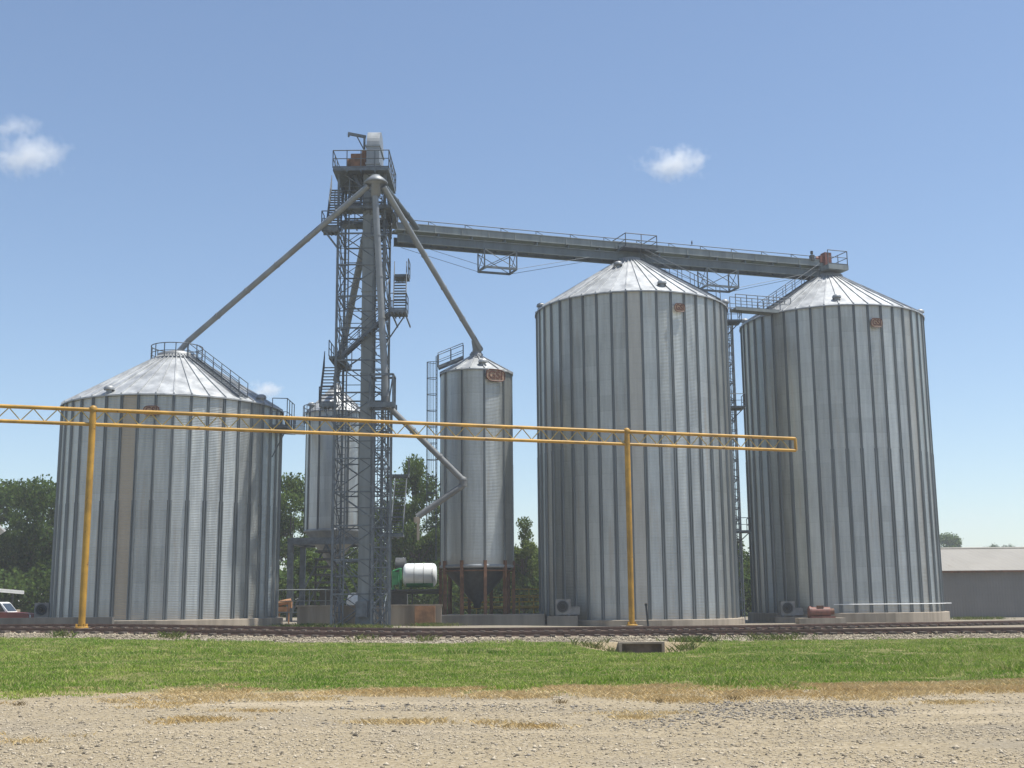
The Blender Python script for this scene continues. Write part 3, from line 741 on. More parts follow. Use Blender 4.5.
zt2b = at(365, 218, 79)[2]
xl0, xl1 = at(325, 232, 80.2)[0], at(341, 232, 80.2)[0]; zl1 = at(332, 233, 80.2)[2]
deck('landing', xl0, xl1, 78.7, 79.7, zl1, [[(xl0,79.7),(xl0,78.7),(xl1,78.7)]], .25)
def flight(top, bot, wid, side, rails=True): mb = MB(); stair(mb, top, bot, wid, side, rails); return mb.build('stair_flight', M['rail'], TW)
xf = (xl0+xl1)/2
flight((at(338.5, 172, 82.6)[0], 82.6, zt1), (at(333.5, 230, 79.7)[0], 79.7, zl1), .95, (1,0,0))
lb = MB()
for yy in (78.8, 79.6): lb.bar((xl0+.2, yy, zl1-.25), (XL, yy, zl1-1.4), .08, .08); lb.bar((xl0, yy, zl1-.28), (XL, yy, zl1-.28), .1, .12)
lb.build('landing_bracket', M['frame'], TW)
# inner flights beneath the top platform
flight((XL+1.0, Yf+.5, zt1-.3), (XL+2.4, Yf+.5, zt2), .8, (0,1,0))
flight((XR-.6, Yf-.15, zt2-.2), (XR-.6, Yf+3.0, zl1-2.2), .8, (1,0,0))
def xx_at(x, y, Y): return at(x, y, Y)[0]
flight((xx_at(358, 172, 82.), 82.0, zt1-.25), (xx_at(354, 204, 79.9), 79.9, zt2), .85, (1,0,0))
flight((xx_at(387, 208, 82.), 81.9, zt2), (xx_at(386, 240, 79.8), 79.8, at(386, 238, 79.8)[2]), .75, (1,0,0))
deck('landing', XR-.9, XR+.1, 79.0, 79.8, at(386, 238, 79.8)[2], [[(XR+.1,79.8),(XR+.1,79.0),(XR-.9,79.0)]], .12)
ib = MB()
for (xa_, xb_) in ((XL+.15, XL+.65), (XR-.65, XR-.15)):
    for xq_ in (xa_, xb_): ib.bar((xq_, Yf+.5, 0), (xq_, Yf+.5, ZT-1), .05, .05)
    zq_ = 1.0
    while zq_ < ZT-1.5: ib.tube((xa_, Yf+.5, zq_), (xb_, Yf+.5, zq_), .022, 5, cap=False); zq_ += .45
for k in range(NL):
    z0, z1 = k*hz, (k+1)*hz; xm_ = (XL+XR)/2
    ib.tube((XL, Yf, z0+hz*.5), (xm_, Yf, z1), .026, 5, cap=False); ib.tube((XR, Yf, z0+hz*.5), (xm_, Yf, z1), .026, 5, cap=False)
    ib.tube((XL, Yb, z0), (XL, Yf, z0+hz*.5), .026, 5, cap=False); ib.tube((XR, Yb, z0), (XR, Yf, z0+hz*.5), .026, 5, cap=False)
ib.build('inner_ladder', M['rail'], TW)
# right landing and its stair
xr0, xr1 = at(392, 312, 79)[0], at(408, 312, 79)[0]; zr = at(400, 312, 78.4)[2]; zr2 = at(394, 276, 80.5)[2]
deck('landing', xr0, xr1, 77.6, 79.0, zr, [[(xr0,77.6),(xr1,77.6),(xr1,79.0)]], .2)
flight((xr0+.35, 81.2, zr2+.3), (xr0+.5, 79.0, zr), .85, (1,0,0))
deck('landing', xr0-.1, xr0+.9, 81.1, 82.4, zr2+.3, [[(xr0+.9,81.1),(xr0+.9,82.4)]], .2)
lb = MB()
for xx in (xr0+.1, xr1-.1): lb.bar((xx, 77.7, zr-.2), (xx, 82.0, zr-.2), .08, .12)
lb.bar((xr1-.1, 78.3, zr-.2), (XR, 79.2, zr-2.2), .07, .07); lb.build('landing_bracket', M['frame'], TW)
# diagonal flight across the front down to the left landing, then down to the rear bin roof
xc0, xc1 = at(328, 352, 79)[0], at(343, 352, 79)[0]; zc2 = at(335, 353, 78.4)[2]
deck('landing', xc0, xc1, 79.4, 83.4, zc2, [[(xc0,82.6),(xc0,83.4),(xc1,83.4)],[(xc0,79.4),(xc0,81.6)]], .2)
flight((xr0, 78.5, zr), (xc1-.1, 79.6, zc2), .8, (0,1,0))
zc3_ = at(322, 404, 79.8)[2]; xd = at(320, 404, 79.8)[0]
flight((at(331.5, 353, 82.4)[0], 82.4, zc2), (at(327, 402, 80.2)[0], 80.2, zc3_), .95, (1,0,0))
deck('landing', xd, xd+1.1, 79.4, 80.2, zc3_, [[(xd,80.2),(xd,79.4),(xd+1.1,79.4)]], .2)
lb = MB()
for yy in (79.5, 80.1): lb.bar((xd, yy, zc3_-.22), (XL, yy, zc3_-.22), .1, .12)
lb.bar((xd+.2, 79.5, zc3_-.25), (XL, 79.5, zc3_-1.6), .08, .08); lb.build('landing_bracket', M['frame'], TW)
# lower stairs beside the tower (right)
xs0 = at(397, 490, 79.5)[0]; za = at(397, 470, 79.5)[2]; zb = at(397, 535, 79.5)[2]
flight((xs0, 82.5, za), (xs0, 79.4, zb), .8, (1,0,0), False)
deck('landing', XR, xs0+.5, 78.6, 79.6, zb, [[(XR,78.6),(xs0+.5,78.6)]], .15)
deck('landing', XR, xs0+.5, 82.2, 83.2, za, [[(xs0+.5,82.2),(xs0+.5,83.2)]], .15)
# frame that carries the front spout
xq0, xq1 = at(371, 390, 78.3)[0], at(394, 390, 78.3)[0]; zq0, zq1 = at(380, 406, 78.3)[2], at(380, 376, 78.3)[2]
sf = MB()
for yy in (77.7, 79.0):
    for xx in (xq0, xq1): sf.bar((xx,yy,zq0), (xx,yy,zq1), .12, .12)
    sf.bar((xq0,yy,zq1), (xq1,yy,zq1), .12, .14); sf.box(((xq0+xq1)/2, yy, zq0), (xq1-xq0+.3, .14, .34))
sf.bar((xq1,77.7,zq1), (xq1-.3,77.7,zq0), .08, .08)
for xx in (xq0, xq1): sf.bar((xx,77.7,zq0), (xx,79.2,zq0), .12, .2); sf.bar((xx,77.7,zq1), (xx,79.2,zq1), .1, .12)
sf.build('spout_frame', M['frame'], TW)
for (yA, yB) in ((585, 520), (520, 470)):
    pass
# jib crane
jc = MB(); q0 = at(364, 158, 80.2); q1 = at(364.5, 137, 80.2); q2 = at(348, 133.5, 80.2)
jc.tube((q0[0],80.2,zt1), q1, .08, 8); jc.bar(q1+np.array((.1,0,0)), q2, .14, .2); jc.bar((q1[0],80.2,q1[2]-1.0), (q1[0]-.55,80.2,q1[2]+.08), .08, .08)
jc.box(q2+np.array((.05,0,-.15)), (.12,.12,.2)); jc.build('jib_crane', M['frame'], TW)

# bucket elevator
ex0, ex1 = at(362.5, 300, 79.6)[0], at(373, 300, 79.6)[0]; ec = (ex0+ex1)/2; ew = (ex1-ex0)
BE = thing('bucket_elevator', (ec, 80.6, 0), 'tall grey bucket elevator leg with rounded head inside the lattice tower', 'grain elevator')
zh = at(374, 168, 79.6)[2]; ztop = at(375, 134, 80.6)[2]
for k, (yy, dd) in enumerate(((79.45, .5), (81.6, .5))):
    m = MB(); m.box((ec, yy, zh/2+.8), (ew*(1 if k == 0 else .9), dd, zh-1.6))
    for j in range(16): m.box((ec, yy, 1.6+(zh-2)*j/15.5), (ew+.1, dd+.08, .07))
    m.build('leg_casing', M['leg'], BE)
hx0, hx1 = at(367.5, 150, 80)[0], at(381, 150, 80)[0]; hc = (hx0+hx1)/2; hw = (hx1-hx0)*.95
h = MB(); rr = 1.3; zc3 = ztop-rr; pts = [(-rr, zh-.6), (rr, zh-.6)]+[(rr*cos(pi*k/16), zc3+rr*sin(pi*k/16)) for k in range(17)]
h.sweep(pts, (hc-hw/2, 80.55, 0), (hc+hw/2, 80.55, 0), (0,1,0), (0,0,1))
for zz in (zh+.2, zc3-.1): h.box((hc, 80.55, zz), (hw+.14, rr*2+.12, .12))
h.build('head_section', galv_plain('elevator_head_steel', (.25,.265,.27), .5, .35), BE)
m = MB(); mp = at(359, 158, 80.2); m.box((mp[0]-.05, 79.6, zt1+.65), (.8, .7, 1.3)); m.tube((mp[0]-.75,79.6,zt1+.75), (mp[0]-.2,79.6,zt1+.75), .3, 12); m.box((mp[0]+.45,79.6,zt1+.8),(.3,.5,1.6)); m.build('drive_motor', M['rust'], BE)
b_ = MB(); b_.box((ec, 80.5, .8), (ew+.25, 2.9, 1.7)); b_.box((ec, 79.0, 1.2), (.7,.9,1.0)); b_.build('boot', M['frame'], BE)
DPY = 77.5; dp = at(376, 183, DPY)
d = MB(); d.lathe((dp[0], DPY, dp[2]), [(.78,-.02),(.80,.04),(.5,.34),(.26,.52),(.16,.56),(.001,.56)], 20); d.lathe((dp[0],DPY,dp[2]), [(.78,-.02),(.34,-.1),(.32,-.9),(.001,-.9)], 20)
d.build('distributor', M['pipe'], BE)
t2 = MB(); t2.bar((hc, 79.6, zt1-.35), (dp[0], DPY+.1, dp[2]+.48), .5, .4); t2.build('discharge_chute', M['leg'], BE)
# spouts
def spout(pts, r, label, mat=None, bands=True, clamp=None):
    mb = MB(); pts = [np.array(p, float) for p in pts]
    for a, b in zip(pts, pts[1:]):
        mb.tube(a, b, r, 14)
        L = np.linalg.norm(b-a); n = int(L/3.0)
        for k in range(1, n+1):
            p = a+(b-a)*k/(n+1); d_ = (b-a)/L; mb.tube(p-d_*.05, p+d_*.05, r*1.16, 14)
    for p in pts[1:-1]: mb.lathe(p, [(.001,-r*1.05),(r*.75,-r*.75),(r*1.05,0),(r*.75,r*.75),(.001,r*1.05)], 12)
    return one(mb, 'grain_spout', mat or M['pipe'], pts[-1], label, 'grain spout', 'spouts from the elevator head')
dz = np.array((dp[0], DPY, dp[2]-.1))
pkL = np.array((-23.41, 82.2, PL+.3))
spout([dz+np.array((-.5,0,-.1)), pkL+np.array((.8,-.1,.9)), pkL], .205, 'long grey spout sloping left to the squat bin')
spk = np.array((-2.64, 87.46, at(476,357,87.4)[2]+.3))
spout([dz+np.array((.5,0,-.15)), at(479, 349, 87.3)+np.array((.1,0,.0)), spk+np.array((.0,0,.1))], .205, 'grey spout sloping right to the slim hopper bin')
mb = MB(); pA = at(474.5, 340, 87.3); mb.tube(pA, spk, .24, 14); mb.lathe(spk, [(.34,-.3),(.34,.0),(.4,.02),(.4,.08),(.3,.1)], 14); mb.build('drop_pipe', M['pipe'], SB)
spout([dz+np.array((-.05,-.0,-.7)), at(386, 402, 78.3)], .22, 'grey spout falling nearly straight down the tower front')
spout([np.array((dp[0]-.8, 80.6, zt2-.2)), at(336, 380, 101.)], .27, 'dark grey spout passing through the tower to the rear bin', M['frame'])  # tower steel instead of spout steel: underside shading put into the colour
spout([dz+np.array((.6,.1,-.15)), at(417, 228, 84.2)], .2, 'short grey spout feeding the start of the conveyor bridge', M['bridge_dark'])
# truck loading spout
p0, p1, p2 = at(386, 404, 78.3), at(463, 480, 78.6), at(417, 517, 78.4)
mb = MB(); mb.tube(p0+np.array((0,0,.5)), p0-np.array((0,0,.3)), .28, 12); mb.tube(p0, p1, .2, 14); mb.lathe(p1, [(.001,-.26),(.2,-.18),(.27,0),(.2,.18),(.001,.26)], 12); mb.tube(p1, p1-np.array((0,0,.4)), .24, 12)
p1b = p1-np.array((0,0,.35)); mb.tube(p1b, p2, .21, 14)
for f in (.35, .7): q = p0+(p1-p0)*f; d_ = (p1-p0)/np.linalg.norm(p1-p0); mb.tube(q-d_*.06, q+d_*.06, .25, 12)
LS = thing('loading_spout', p2, 'bent loading spout hanging right of the tower above the white tank', 'grain spout')
mb.build('pipe', simple('dull_spout_steel', (.15,.155,.155), .65, .2, .25, 1.0, rust=.15), LS)
mb = MB(); mb.tube(p2, p2-np.array((0,0,.35)), .23, 12, .2); mb.tube(p2+np.array((.08,0,-.2)), p2+np.array((.08,0,-1.5)), .09, 8); mb.build('outlet_sock', M['concrete'], LS)

# ------------------------------------------------------------------ conveyor bridge
A = np.array((-8.4, 84.3, 0)); Bc = np.array((9.27, 90.94, 0)); Cc = np.array((26.52, 97.44, 0))
dv = (Cc-A)/np.linalg.norm(Cc-A); sv = np.array((-dv[1], dv[0], 0)); up = np.array((0,0,1.0))
E2 = Cc+dv*.35; Lb = np.linalg.norm(E2-A)
z_a, z_m, z_c = at(400, 226, 84.4)[2], at(632, 247, 90.9)[2], at(800, 260, 96.4)[2]
zbt = (z_a+z_m+z_c)/3
CB = thing('conveyor_bridge', (*((A+E2)/2)[:2], zbt), 'long grey conveyor bridge from the tower across both tall bins', 'conveyor bridge')
print('bridge z', z_a, z_m, z_c, 'PM', PM, PR)
def zb_(s): f = s/Lb; return z_a+(at(836, 264.5, 97.8)[2]-z_a)*f
def bp(s, off, dzv): return A+dv*s+sv*off+up*(zb_(s)+dzv)
m = MB(); m.bar(bp(0,0,-.16), bp(Lb-.3,0,-.16), .72, .5); m.bar(bp(0,0,.12), bp(Lb-.5,0,.12), .84, .05)
for k in range(18): s_ = .8+(Lb-2)*k/17; m.bar(bp(s_-.04,0,-.16), bp(s_+.04,0,-.16), .8, .56)
m.build('conveyor_trough', M['bridge'], CB)
m = MB()
for o_ in (-.5, .5):
    m.bar(bp(0,o_,-1.09), bp(Lb,o_,-1.09), .1, .54)
    m.bar(bp(0,o_*1.06,-.80), bp(Lb,o_*1.06,-.80), .22, .05); m.bar(bp(0,o_*1.06,-1.38), bp(Lb,o_*1.06,-1.38), .22, .05)
for k in range(30): s_ = .3+(Lb-.6)*k/29; m.bar(bp(s_,-.45,-1.2), bp(s_,.45,-1.2), .1, .12)
for k in range(15): s_ = .6+(Lb-1.2)*k/14; m.bar(bp(s_,-.3,-.60), bp(s_,.3,-.60), .1, .36)
m.build('girder', M['bridge_dark'], CB)
m = MB(); m.bar(bp(0,1.0,-.16), bp(Lb,1.0,-.16), .75, .05); m.bar(bp(0,1.38,-.16), bp(Lb,1.38,-.16), .05, .14)
m.build('walkway', M['bridge_dark'], CB)
m = MB(); n = 13
for k in range(n+1):
    s_ = Lb*k/n; m.tube(bp(s_,1.36,-.16), bp(s_,1.36,.98), .034, 6)
    if k < n: m.tube(bp(s_,1.36,.98), bp(s_+Lb/n*.7,1.36,.1), .024, 5, cap=False)
m.tube(bp(0,1.36,.98), bp(Lb,1.36,.98), .034, 6); m.tube(bp(0,1.36,.45), bp(Lb,1.36,.45), .024, 6)
m.build('railing', M['rail'], CB)
# service cage above the middle bin
sM = (Bc-A)@dv; m = MB()
for o_ in (-1.5, .8):
    railing(m, [bp(sM-1.0,o_,-.5), bp(sM+1.7,o_,-.5)], 1.05, 1.35, .036)
for s_ in (sM-1.0, sM+1.7): railing(m, [bp(s_,-1.5,-.5), bp(s_,.8,-.5)], 1.05, 2, .036)
m.bar(bp(sM-1.1,-.97,-.55), bp(sM+1.8,-.97,-.55), 1.15, .1)
m.build('service_platform', M['rail'], CB)
m = MB(); m.bar(bp(sM-1.1,0,-.6), bp(sM+1.7,0,-.6), .96, .8); q = bp(sM,0,-1.2); m.tube(q, (q[0],q[1],PM+.3), .4, 12); m.build('discharge_box', M['bridge_dark'], CB)
# end platform, motor
m = MB(); m.bar(bp(Lb-1.4,-.4,-.75), bp(Lb+.55,-.4,-.75), 2.6, .4); m.build('end_platform', M['bridge'], CB)
m = MB(); railing(m, [bp(Lb-1.4,-1.65,-.55), bp(Lb+.5,-1.65,-.55), bp(Lb+.5,.85,-.55), bp(Lb-1.4,.85,-.55)], 1.2, 1.3, .036); m.build('end_railing', M['rail'], CB)
m = MB(); q = bp(Lb-.6,-.3,.0); m.box(q+up*.1, (.65,.6,1.35), .36); m.box(q+np.array((-.45,-.1,.2)), (.5,.45,.6), .36); m.tube(q+np.array((-.9,-.1,.25)), q+np.array((-.4,-.1,.25)), .22, 10); m.build('drive_motor', M['redmotor'], CB)
m = MB(); q = bp(Lb-2.0,-.3,.25); m.box(q, (.3,.35,.5), .36); m.tube(q+up*.35, q+up*.6, .12, 8); m.build('gear_box', M['dark'], CB)
q = bp(Lb-.75,0,-1.2); m = MB(); m.tube(q+dv*.0, (Cc[0],Cc[1],PR+.3), .4, 12); m.build('discharge_pipe', M['bridge_dark'], CB)
# queen-post frames with tie cables
def queen(s0, s1, dep):
    m = MB(); o1, o2 = -.75, .75
    for o_ in (o1, o2):
        for s_ in (s0, s1): m.bar(bp(s_,o_,-1.4), bp(s_,o_,-1.4-dep), .1, .1)
        m.bar(bp(s0,o_,-1.4-dep), bp(s1,o_,-1.4-dep), .12, .16); m.tube(bp(s0,o_,-1.45), bp(s1,o_,-1.4-dep), .03, 5); m.tube(bp(s1,o_,-1.45), bp(s0,o_,-1.4-dep), .03, 5)
    for s_ in (s0, s1):
        m.bar(bp(s_,o1,-1.4-dep), bp(s_,o2,-1.4-dep), .1, .14); m.tube(bp(s_,o1,-1.4), bp(s_,o2,-1.4-dep), .03, 5); m.tube(bp(s_,o2,-1.4), bp(s_,o1,-1.4-dep), .03, 5)
    m.build('queen_post_frame', M['frame'], CB)
    for o_ in (o1, o2):
        for a, b in ((s0, max(.3, s0-6)), (s1, min(Lb-.5, s1+6))):
            m = MB(); m.tube(bp(a,o_,-1.4-dep), bp(b,o_,-1.4), .018, 5); m.build('tie_cable', M['rail'], CB)
def s_of(x):   # station along the bridge seen at pixel column x
    best = min(np.linspace(0, Lb, 400), key=lambda s: abs(512+F*CRi(bp(s,-.75,-2)) - x)); return best
def CRi(p): q_ = CR.T @ (np.array(p)-np.array((0,0,EYE))); return -q_[0]/q_[2]
queen(s_of(484), s_of(517), 1.4); queen(s_of(707), s_of(738), 1.5)
# bird on the rail
s_b = s_of(706); q = bp(s_b,1.36,1.02)
bm = MB(); 
for k in range(6):
    pass
prof = [(.001,-.17),(.03,-.12),(.06,-.04),(.065,.03),(.045,.09),(.03,.11),(.035,.14),(.028,.18),(.001,.20)]
bm.lathe(q+up*.17, prof, 10); bm.bar(q+up*.06, q+np.array((-.12,0,-.10)), .05, .02); bm.bar(q+up*.34, q+np.array((.08,0,.33)), .015, .015)
for dx in (-.02,.02): bm.tube(q+np.array((dx,0,.0)), q+np.array((dx,0,.06)), .008, 5)
one(bm, 'bird', M['black'], q, 'small dark bird perched on the conveyor bridge railing', 'bird')

# ------------------------------------------------------------------ ladders and catwalks
lt = at(737, 500, 91.)
LT = caged_ladder((lt[0], 92.6, .1), at(737, 312, 92.)[2], (.35, -1, 0), 'tall caged ladder in the gap between the two tall bins')
zz = [at(737, y, 92)[2] for y in (532, 408, 322)]
for z in zz:
    m = MB(); m.box((lt[0]+.25, 92.3, z), (1.6, 1.5, .1)); railing(m, [(lt[0]-.5,91.55,z),(lt[0]+1.05,91.55,z),(lt[0]+1.05,93.0,z)], 1.05, .8, .03)
    m.bar((lt[0]+.9,91.6,z-.1), (lt[0]-.3,92.4,z-1.3), .06, .06)
    m.build('rest_platform', M['rail'], LT)
m = MB()
for xx in (-.5, .55):
    for yy in (92.75, 93.6): m.bar((lt[0]+xx, yy, 0), (lt[0]+xx, yy, zz[2]), .08, .08)
for k in range(30):
    z = zz[2]*k/30; z1_ = z+zz[2]/30
    for yy in (92.75, 93.6): m.tube((lt[0]-.5,yy,z), (lt[0]+.55,yy,z), .03, 5, cap=False); m.tube((lt[0]-.5,yy,z if k%2 else z1_), (lt[0]+.55,yy,z1_ if k%2 else z), .026, 5, cap=False)
m.build('support_mast', M['roof_dull'], LT)
def catwalk(a, b, wid, label, h=1.1):
    a = np.array(a, float); b = np.array(b, float); d_ = (b-a)/np.linalg.norm(b-a); s_ = np.array((-d_[1], d_[0], 0)); s_ /= np.linalg.norm(s_)
    t = thing('catwalk', (a+b)/2, label, 'catwalk')
    m = MB(); m.bar(a, b, wid, .06)
    for k in (-1, 1): m.bar(a+s_*wid/2*k-up*.06, b+s_*wid/2*k-up*.06, .08, .22)
    m.build('deck', M['bridge'], t)
    m = MB()
    for k in (-1, 1): railing(m, [a+s_*wid/2*k, b+s_*wid/2*k], h, 1.1, .034)
    m.build('railing', M['rail'], t); return t
ca = at(733, 309, 91.6); cb = at(788, 309, 93.2)
catwalk(ca, (cb[0], cb[1], ca[2]), .9, 'short level catwalk joining the roofs of both tall bins')
ca = at(279, 431, 82.0); cb = at(307, 431, 99.5)
catwalk((ca[0], 82.2, ca[2]), (RB_c[0]-2.6, 100.6, cb[2]), .8, 'catwalk joining the squat bin to the rear hopper bin')
m = MB(); zE = EL_-1.6
railing(m, [(at(276,430,81)[0], 79.6, ca[2]), (at(290,430,81)[0], 79.8, ca[2]), (at(290,430,81)[0], 82.4, ca[2])], 1.9, .8, .03)
m.box((at(283,430,81)[0], 81.0, ca[2]-.05), (1.1, 2.8, .1)); m.bar((at(276,430,81)[0]-.1,80.4,ca[2]-2.0), (at(288,430,81)[0],80.4,ca[2]-.1), .07, .07)
m.build('eave_platform', M['rail'], BL)

# ------------------------------------------------------------------ yellow gantry
pl_ = at(93, 414, 53.3); pr_ = at(627, 437, 62.0)
zT = (at(96, 409.5, 53.3)[2]+at(630, 432, 62.0)[2])/2; zB = (at(96, 423.5, 53.3)[2]+at(630, 445, 62.0)[2])/2
gd = np.array((pr_[0]-pl_[0], 62.0-53.3, 0)); gL = np.linalg.norm(gd); gd /= gL; gs = np.array((-gd[1], gd[0], 0))
P0 = np.array((pl_[0], 53.3, 0)); 
send = min(np.linspace(gL, gL+16, 400), key=lambda s: abs(512+F*CRi(P0+gd*s+up*zT)-795))
GT = thing('pipe_gantry', P0, 'yellow painted lattice pipe beam on two yellow posts before the bins', 'gantry')
bmO = MB()
for zz_, r_ in ((zT, .088), (zB, .082)): bmO.tube(P0+gd*-14+up*zz_, P0+gd*send+up*zz_, r_, 12)
bmO.tube(P0+gd*send+up*zT, P0+gd*(send+.02)+up*zB, .09, 10)
beam = bmO.build('beam', M['yellow'], GT)
wb = MB(); n = int((send+14)/.5)
for k in range(n):
    a = P0+gd*(-14+.5*k)+up*(zT-.05 if k % 2 else zB+.05); b = P0+gd*(-14+.5*(k+1))+up*(zB+.05 if k % 2 else zT-.05)
    wb.tube(a, b, .026, 6)
wb.build('lattice_rod', simple('pale_yellow_rod', (.52,.37,.12), .6, 0, .2, 2, rust=.15), beam)
for s_, zf in ((0, .66), (gL, .38)):
    p = P0+gd*s_; po = MB(); po.tube(p+up*zf, p+up*(zB-.0), .15, 14); po.tube(p+up*zB, p+up*(zT+.1), .155, 14, .13); po.lathe(p+up*(zT+.08), [(.17,-.1),(.18,.02),(.1,.1),(.001,.13)], 12)
    o = po.build('post', M['yellow'], GT)
    bs = MB(); bs.lathe(p, [(.001,zf-.02),(.29,zf-.02),(.29,zf+.05),(.2,zf+.06)], 12)
    for k in range(4): a = pi/4+k*pi/2; e = np.array((cos(a), sin(a), 0)); bs.bar(p+e*.18+up*(zf+.05), p+e*.28+up*(zf+.05), .02, .25)
    bs.build('base_plate', M['yellow'], o)
    gd_z = gz(p[0], p[1]); f_ = MB(); w2 = .55
    f_.box((p[0], p[1]-.02, (zf-.02+gd_z-.4)/2), (w2*2, .9, zf-.02-gd_z+.4)); f_.build('footing', M['concrete'], GT)

# ------------------------------------------------------------------ yard things
def fan(c, label, rz=0., s=1.0):
    c = np.array(c, float); t = thing('aeration_fan', c, label, 'fan')
    m = MB(); W, H = .95*s, .95*s
    m.box(c+up*(H/2+.08), (W, .62*s, H), rz)
    m.box(c+np.array((W*.75, .1, .36)), (W*.7, .5*s, .5*s), rz)
    for dx in (-.35, .35): m.box(c+np.array((dx*s, 0, .04)), (.1, .7*s, .09), rz)
    m.build('housing', M['fan'], t)
    q = c+np.array((-.03, -.31*s, H/2+.12)); m = MB(); m.lathe(q, [(.34*s,-.06),(.37*s,-.06),(.37*s,.01),(.34*s,.01)], 20, axis='Y')
    for r_ in (.1, .2, .29): m.lathe(q, [(r_*s-.012,-.05),(r_*s+.012,-.05)], 20, axis='Y')
    m.build('inlet_ring', M['rail'], t)
    m = MB(); m.lathe(q, [(.335*s,-.004),(.001,-.004)], 20, axis='Y'); m.tube(q+np.array((0,-.05,0)), q+np.array((0,-.25,0)), .11*s, 10); m.build('inlet', M['black'], t)
    return t
def on(x, y, Y): p = at(x, y, Y); return p
f1 = on(43, 616, 79.5); fan((f1[0], 79.5, .75), 'small grey aeration fan at the left foot of the squat bin')
f2 = on(563, 618, 84.6)
m = MB(); m.box((at(562,620,84.4)[0], 84.4, .18), (2.1, 1.6, .8)); one(m, 'concrete_block', M['concrete_dark'], (at(562,620,84.4)[0], 84.4, 0), 'concrete block under the fan left of the middle bin', 'block')
fan((f2[0], 84.4, .585), 'grey aeration fan on a block at the foot of the middle bin', 0, 1.1)
f3 = on(787, 617, 91.5); fan((f3[0], 91.3, .30), 'grey aeration fan in the shade between the two tall bins', 0, 1.1)
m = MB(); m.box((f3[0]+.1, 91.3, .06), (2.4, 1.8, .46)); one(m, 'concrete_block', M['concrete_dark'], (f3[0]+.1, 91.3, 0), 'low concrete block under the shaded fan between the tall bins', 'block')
bk = at(822, 618, 87.5)
m = MB(); m.box((bk[0], 87.9, bk[2]-.35), (3.35, 1.4, .7)); one(m, 'concrete_block', M['concrete'], (bk[0], 87.9, 0), 'pale concrete block under the rust red machine', 'block')
mp = np.array((bk[0]+.05, 87.8, bk[2]))
RM = thing('blower_motor', mp, 'rust red blower on a pale block at the right bin', 'machine')
m = MB(); m.tube(mp+np.array((-.75,0,.42)), mp+np.array((.6,0,.42)), .36, 14); m.box(mp+np.array((.0,0,.06)), (1.8,.8,.12)); m.build('casing', M['redmotor'], RM)
m = MB(); m.tube(mp+np.array((.6,0,.45)), mp+np.array((.9,0,.45)), .22, 12); m.box(mp+np.array((-.1,-.1,.8)), (.45,.35,.16)); m.build('motor', M['rust'], RM)
m = MB(); m.tube(mp+np.array((-.9,0,.42)), mp+np.array((-.75,0,.42)), .42, 14); m.build('flange', M['redmotor'], RM)
# pit wall, rusty sheet, rails
wx0, wx1 = at(296, 615, 83)[0], at(441, 615, 83)[0]
m = MB(); m.box(((wx0+wx1)/2, 83.6, .45), (wx1-wx0, .35, 1.85)); m.box(((wx0+wx1)/2, 83.55, 1.40), (wx1-wx0+.1, .5, .1))
for k in range(4): m.box((wx0+.9+(wx1-wx0-1.4)*k/3, 83.41, .45), (.1, .06, 1.7))
one(m, 'pit_wall', M['concrete'], ((wx0+wx1)/2, 83.6, 0), 'long pale concrete wall behind the foot of the tower', 'wall')
rb = at(424, 625, 81.9)
m = MB(); m.box((rb[0], 82.9, .68), (1.35, .5, 1.35)); m.bar((rb[0]-.66,82.64,.05),(rb[0]-.66,82.64,1.35),.06,.06); m.bar((rb[0]+.66,82.64,.05),(rb[0]+.66,82.64,1.35),.06,.06); m.bar((rb[0]-.7,82.64,1.33),(rb[0]+.7,82.64,1.33),.05,.06)
one(m, 'rusty_box', M['rust_light'], (rb[0], 82.9, 0), 'orange rusty steel box against the pale concrete wall', 'box')
m = MB(); x_a, x_b = at(277, 590, 88)[0], at(342, 590, 88)[0]; railing(m, [(x_a,88,.9),(x_b,88,.9)], 1.65, 1.2, .045); one(m, 'guard_rail', M['bridge'], (x_a, 88, 0), 'grey pipe guard rail behind the pale concrete wall', 'railing')
m = MB(); x_a, x_b = at(462, 598, 93)[0], at(548, 598, 93)[0]
for z_, r_ in ((1.55, .05), (1.9, .05), (1.15, .11)): m.tube((x_a,93,z_), (x_b,93.4,z_), r_, 8)
for k in range(7): xx = x_a+(x_b-x_a)*k/6; m.tube((xx,93.1,-.2), (xx,93.1,1.9), .05, 8)
x_c = at(525, 590, 93)[0]; railing(m, [(x_c-1.0,93.2,1.5),(x_c+1.6,93.4,1.5)], 1.0, 1.2, .05)
one(m, 'guard_rail', M['yellow_rail'], (x_a, 93, 0), 'yellow pipe guard rail behind the rusty bin legs', 'railing')
yc = at(285, 602, 90)
m = MB(); m.tube((yc[0]-.7,90,1.55), (yc[0]+.45,90,1.75), .2, 12); m.box((yc[0]-.2,90,1.15), (.7,.5,.4)); m.box((yc[0]+.4,90,1.5), (.25,.4,.5)); m.tube((yc[0]-.4,90,0), (yc[0]-.4,90,1.0), .05, 8); m.tube((yc[0]+.3,90,0), (yc[0]+.3,90,1.3), .05, 8)
one(m, 'auger_motor', M['rust_light'], (yc[0], 90, 0), 'small rusty orange auger drive beside the squat bin', 'machine')
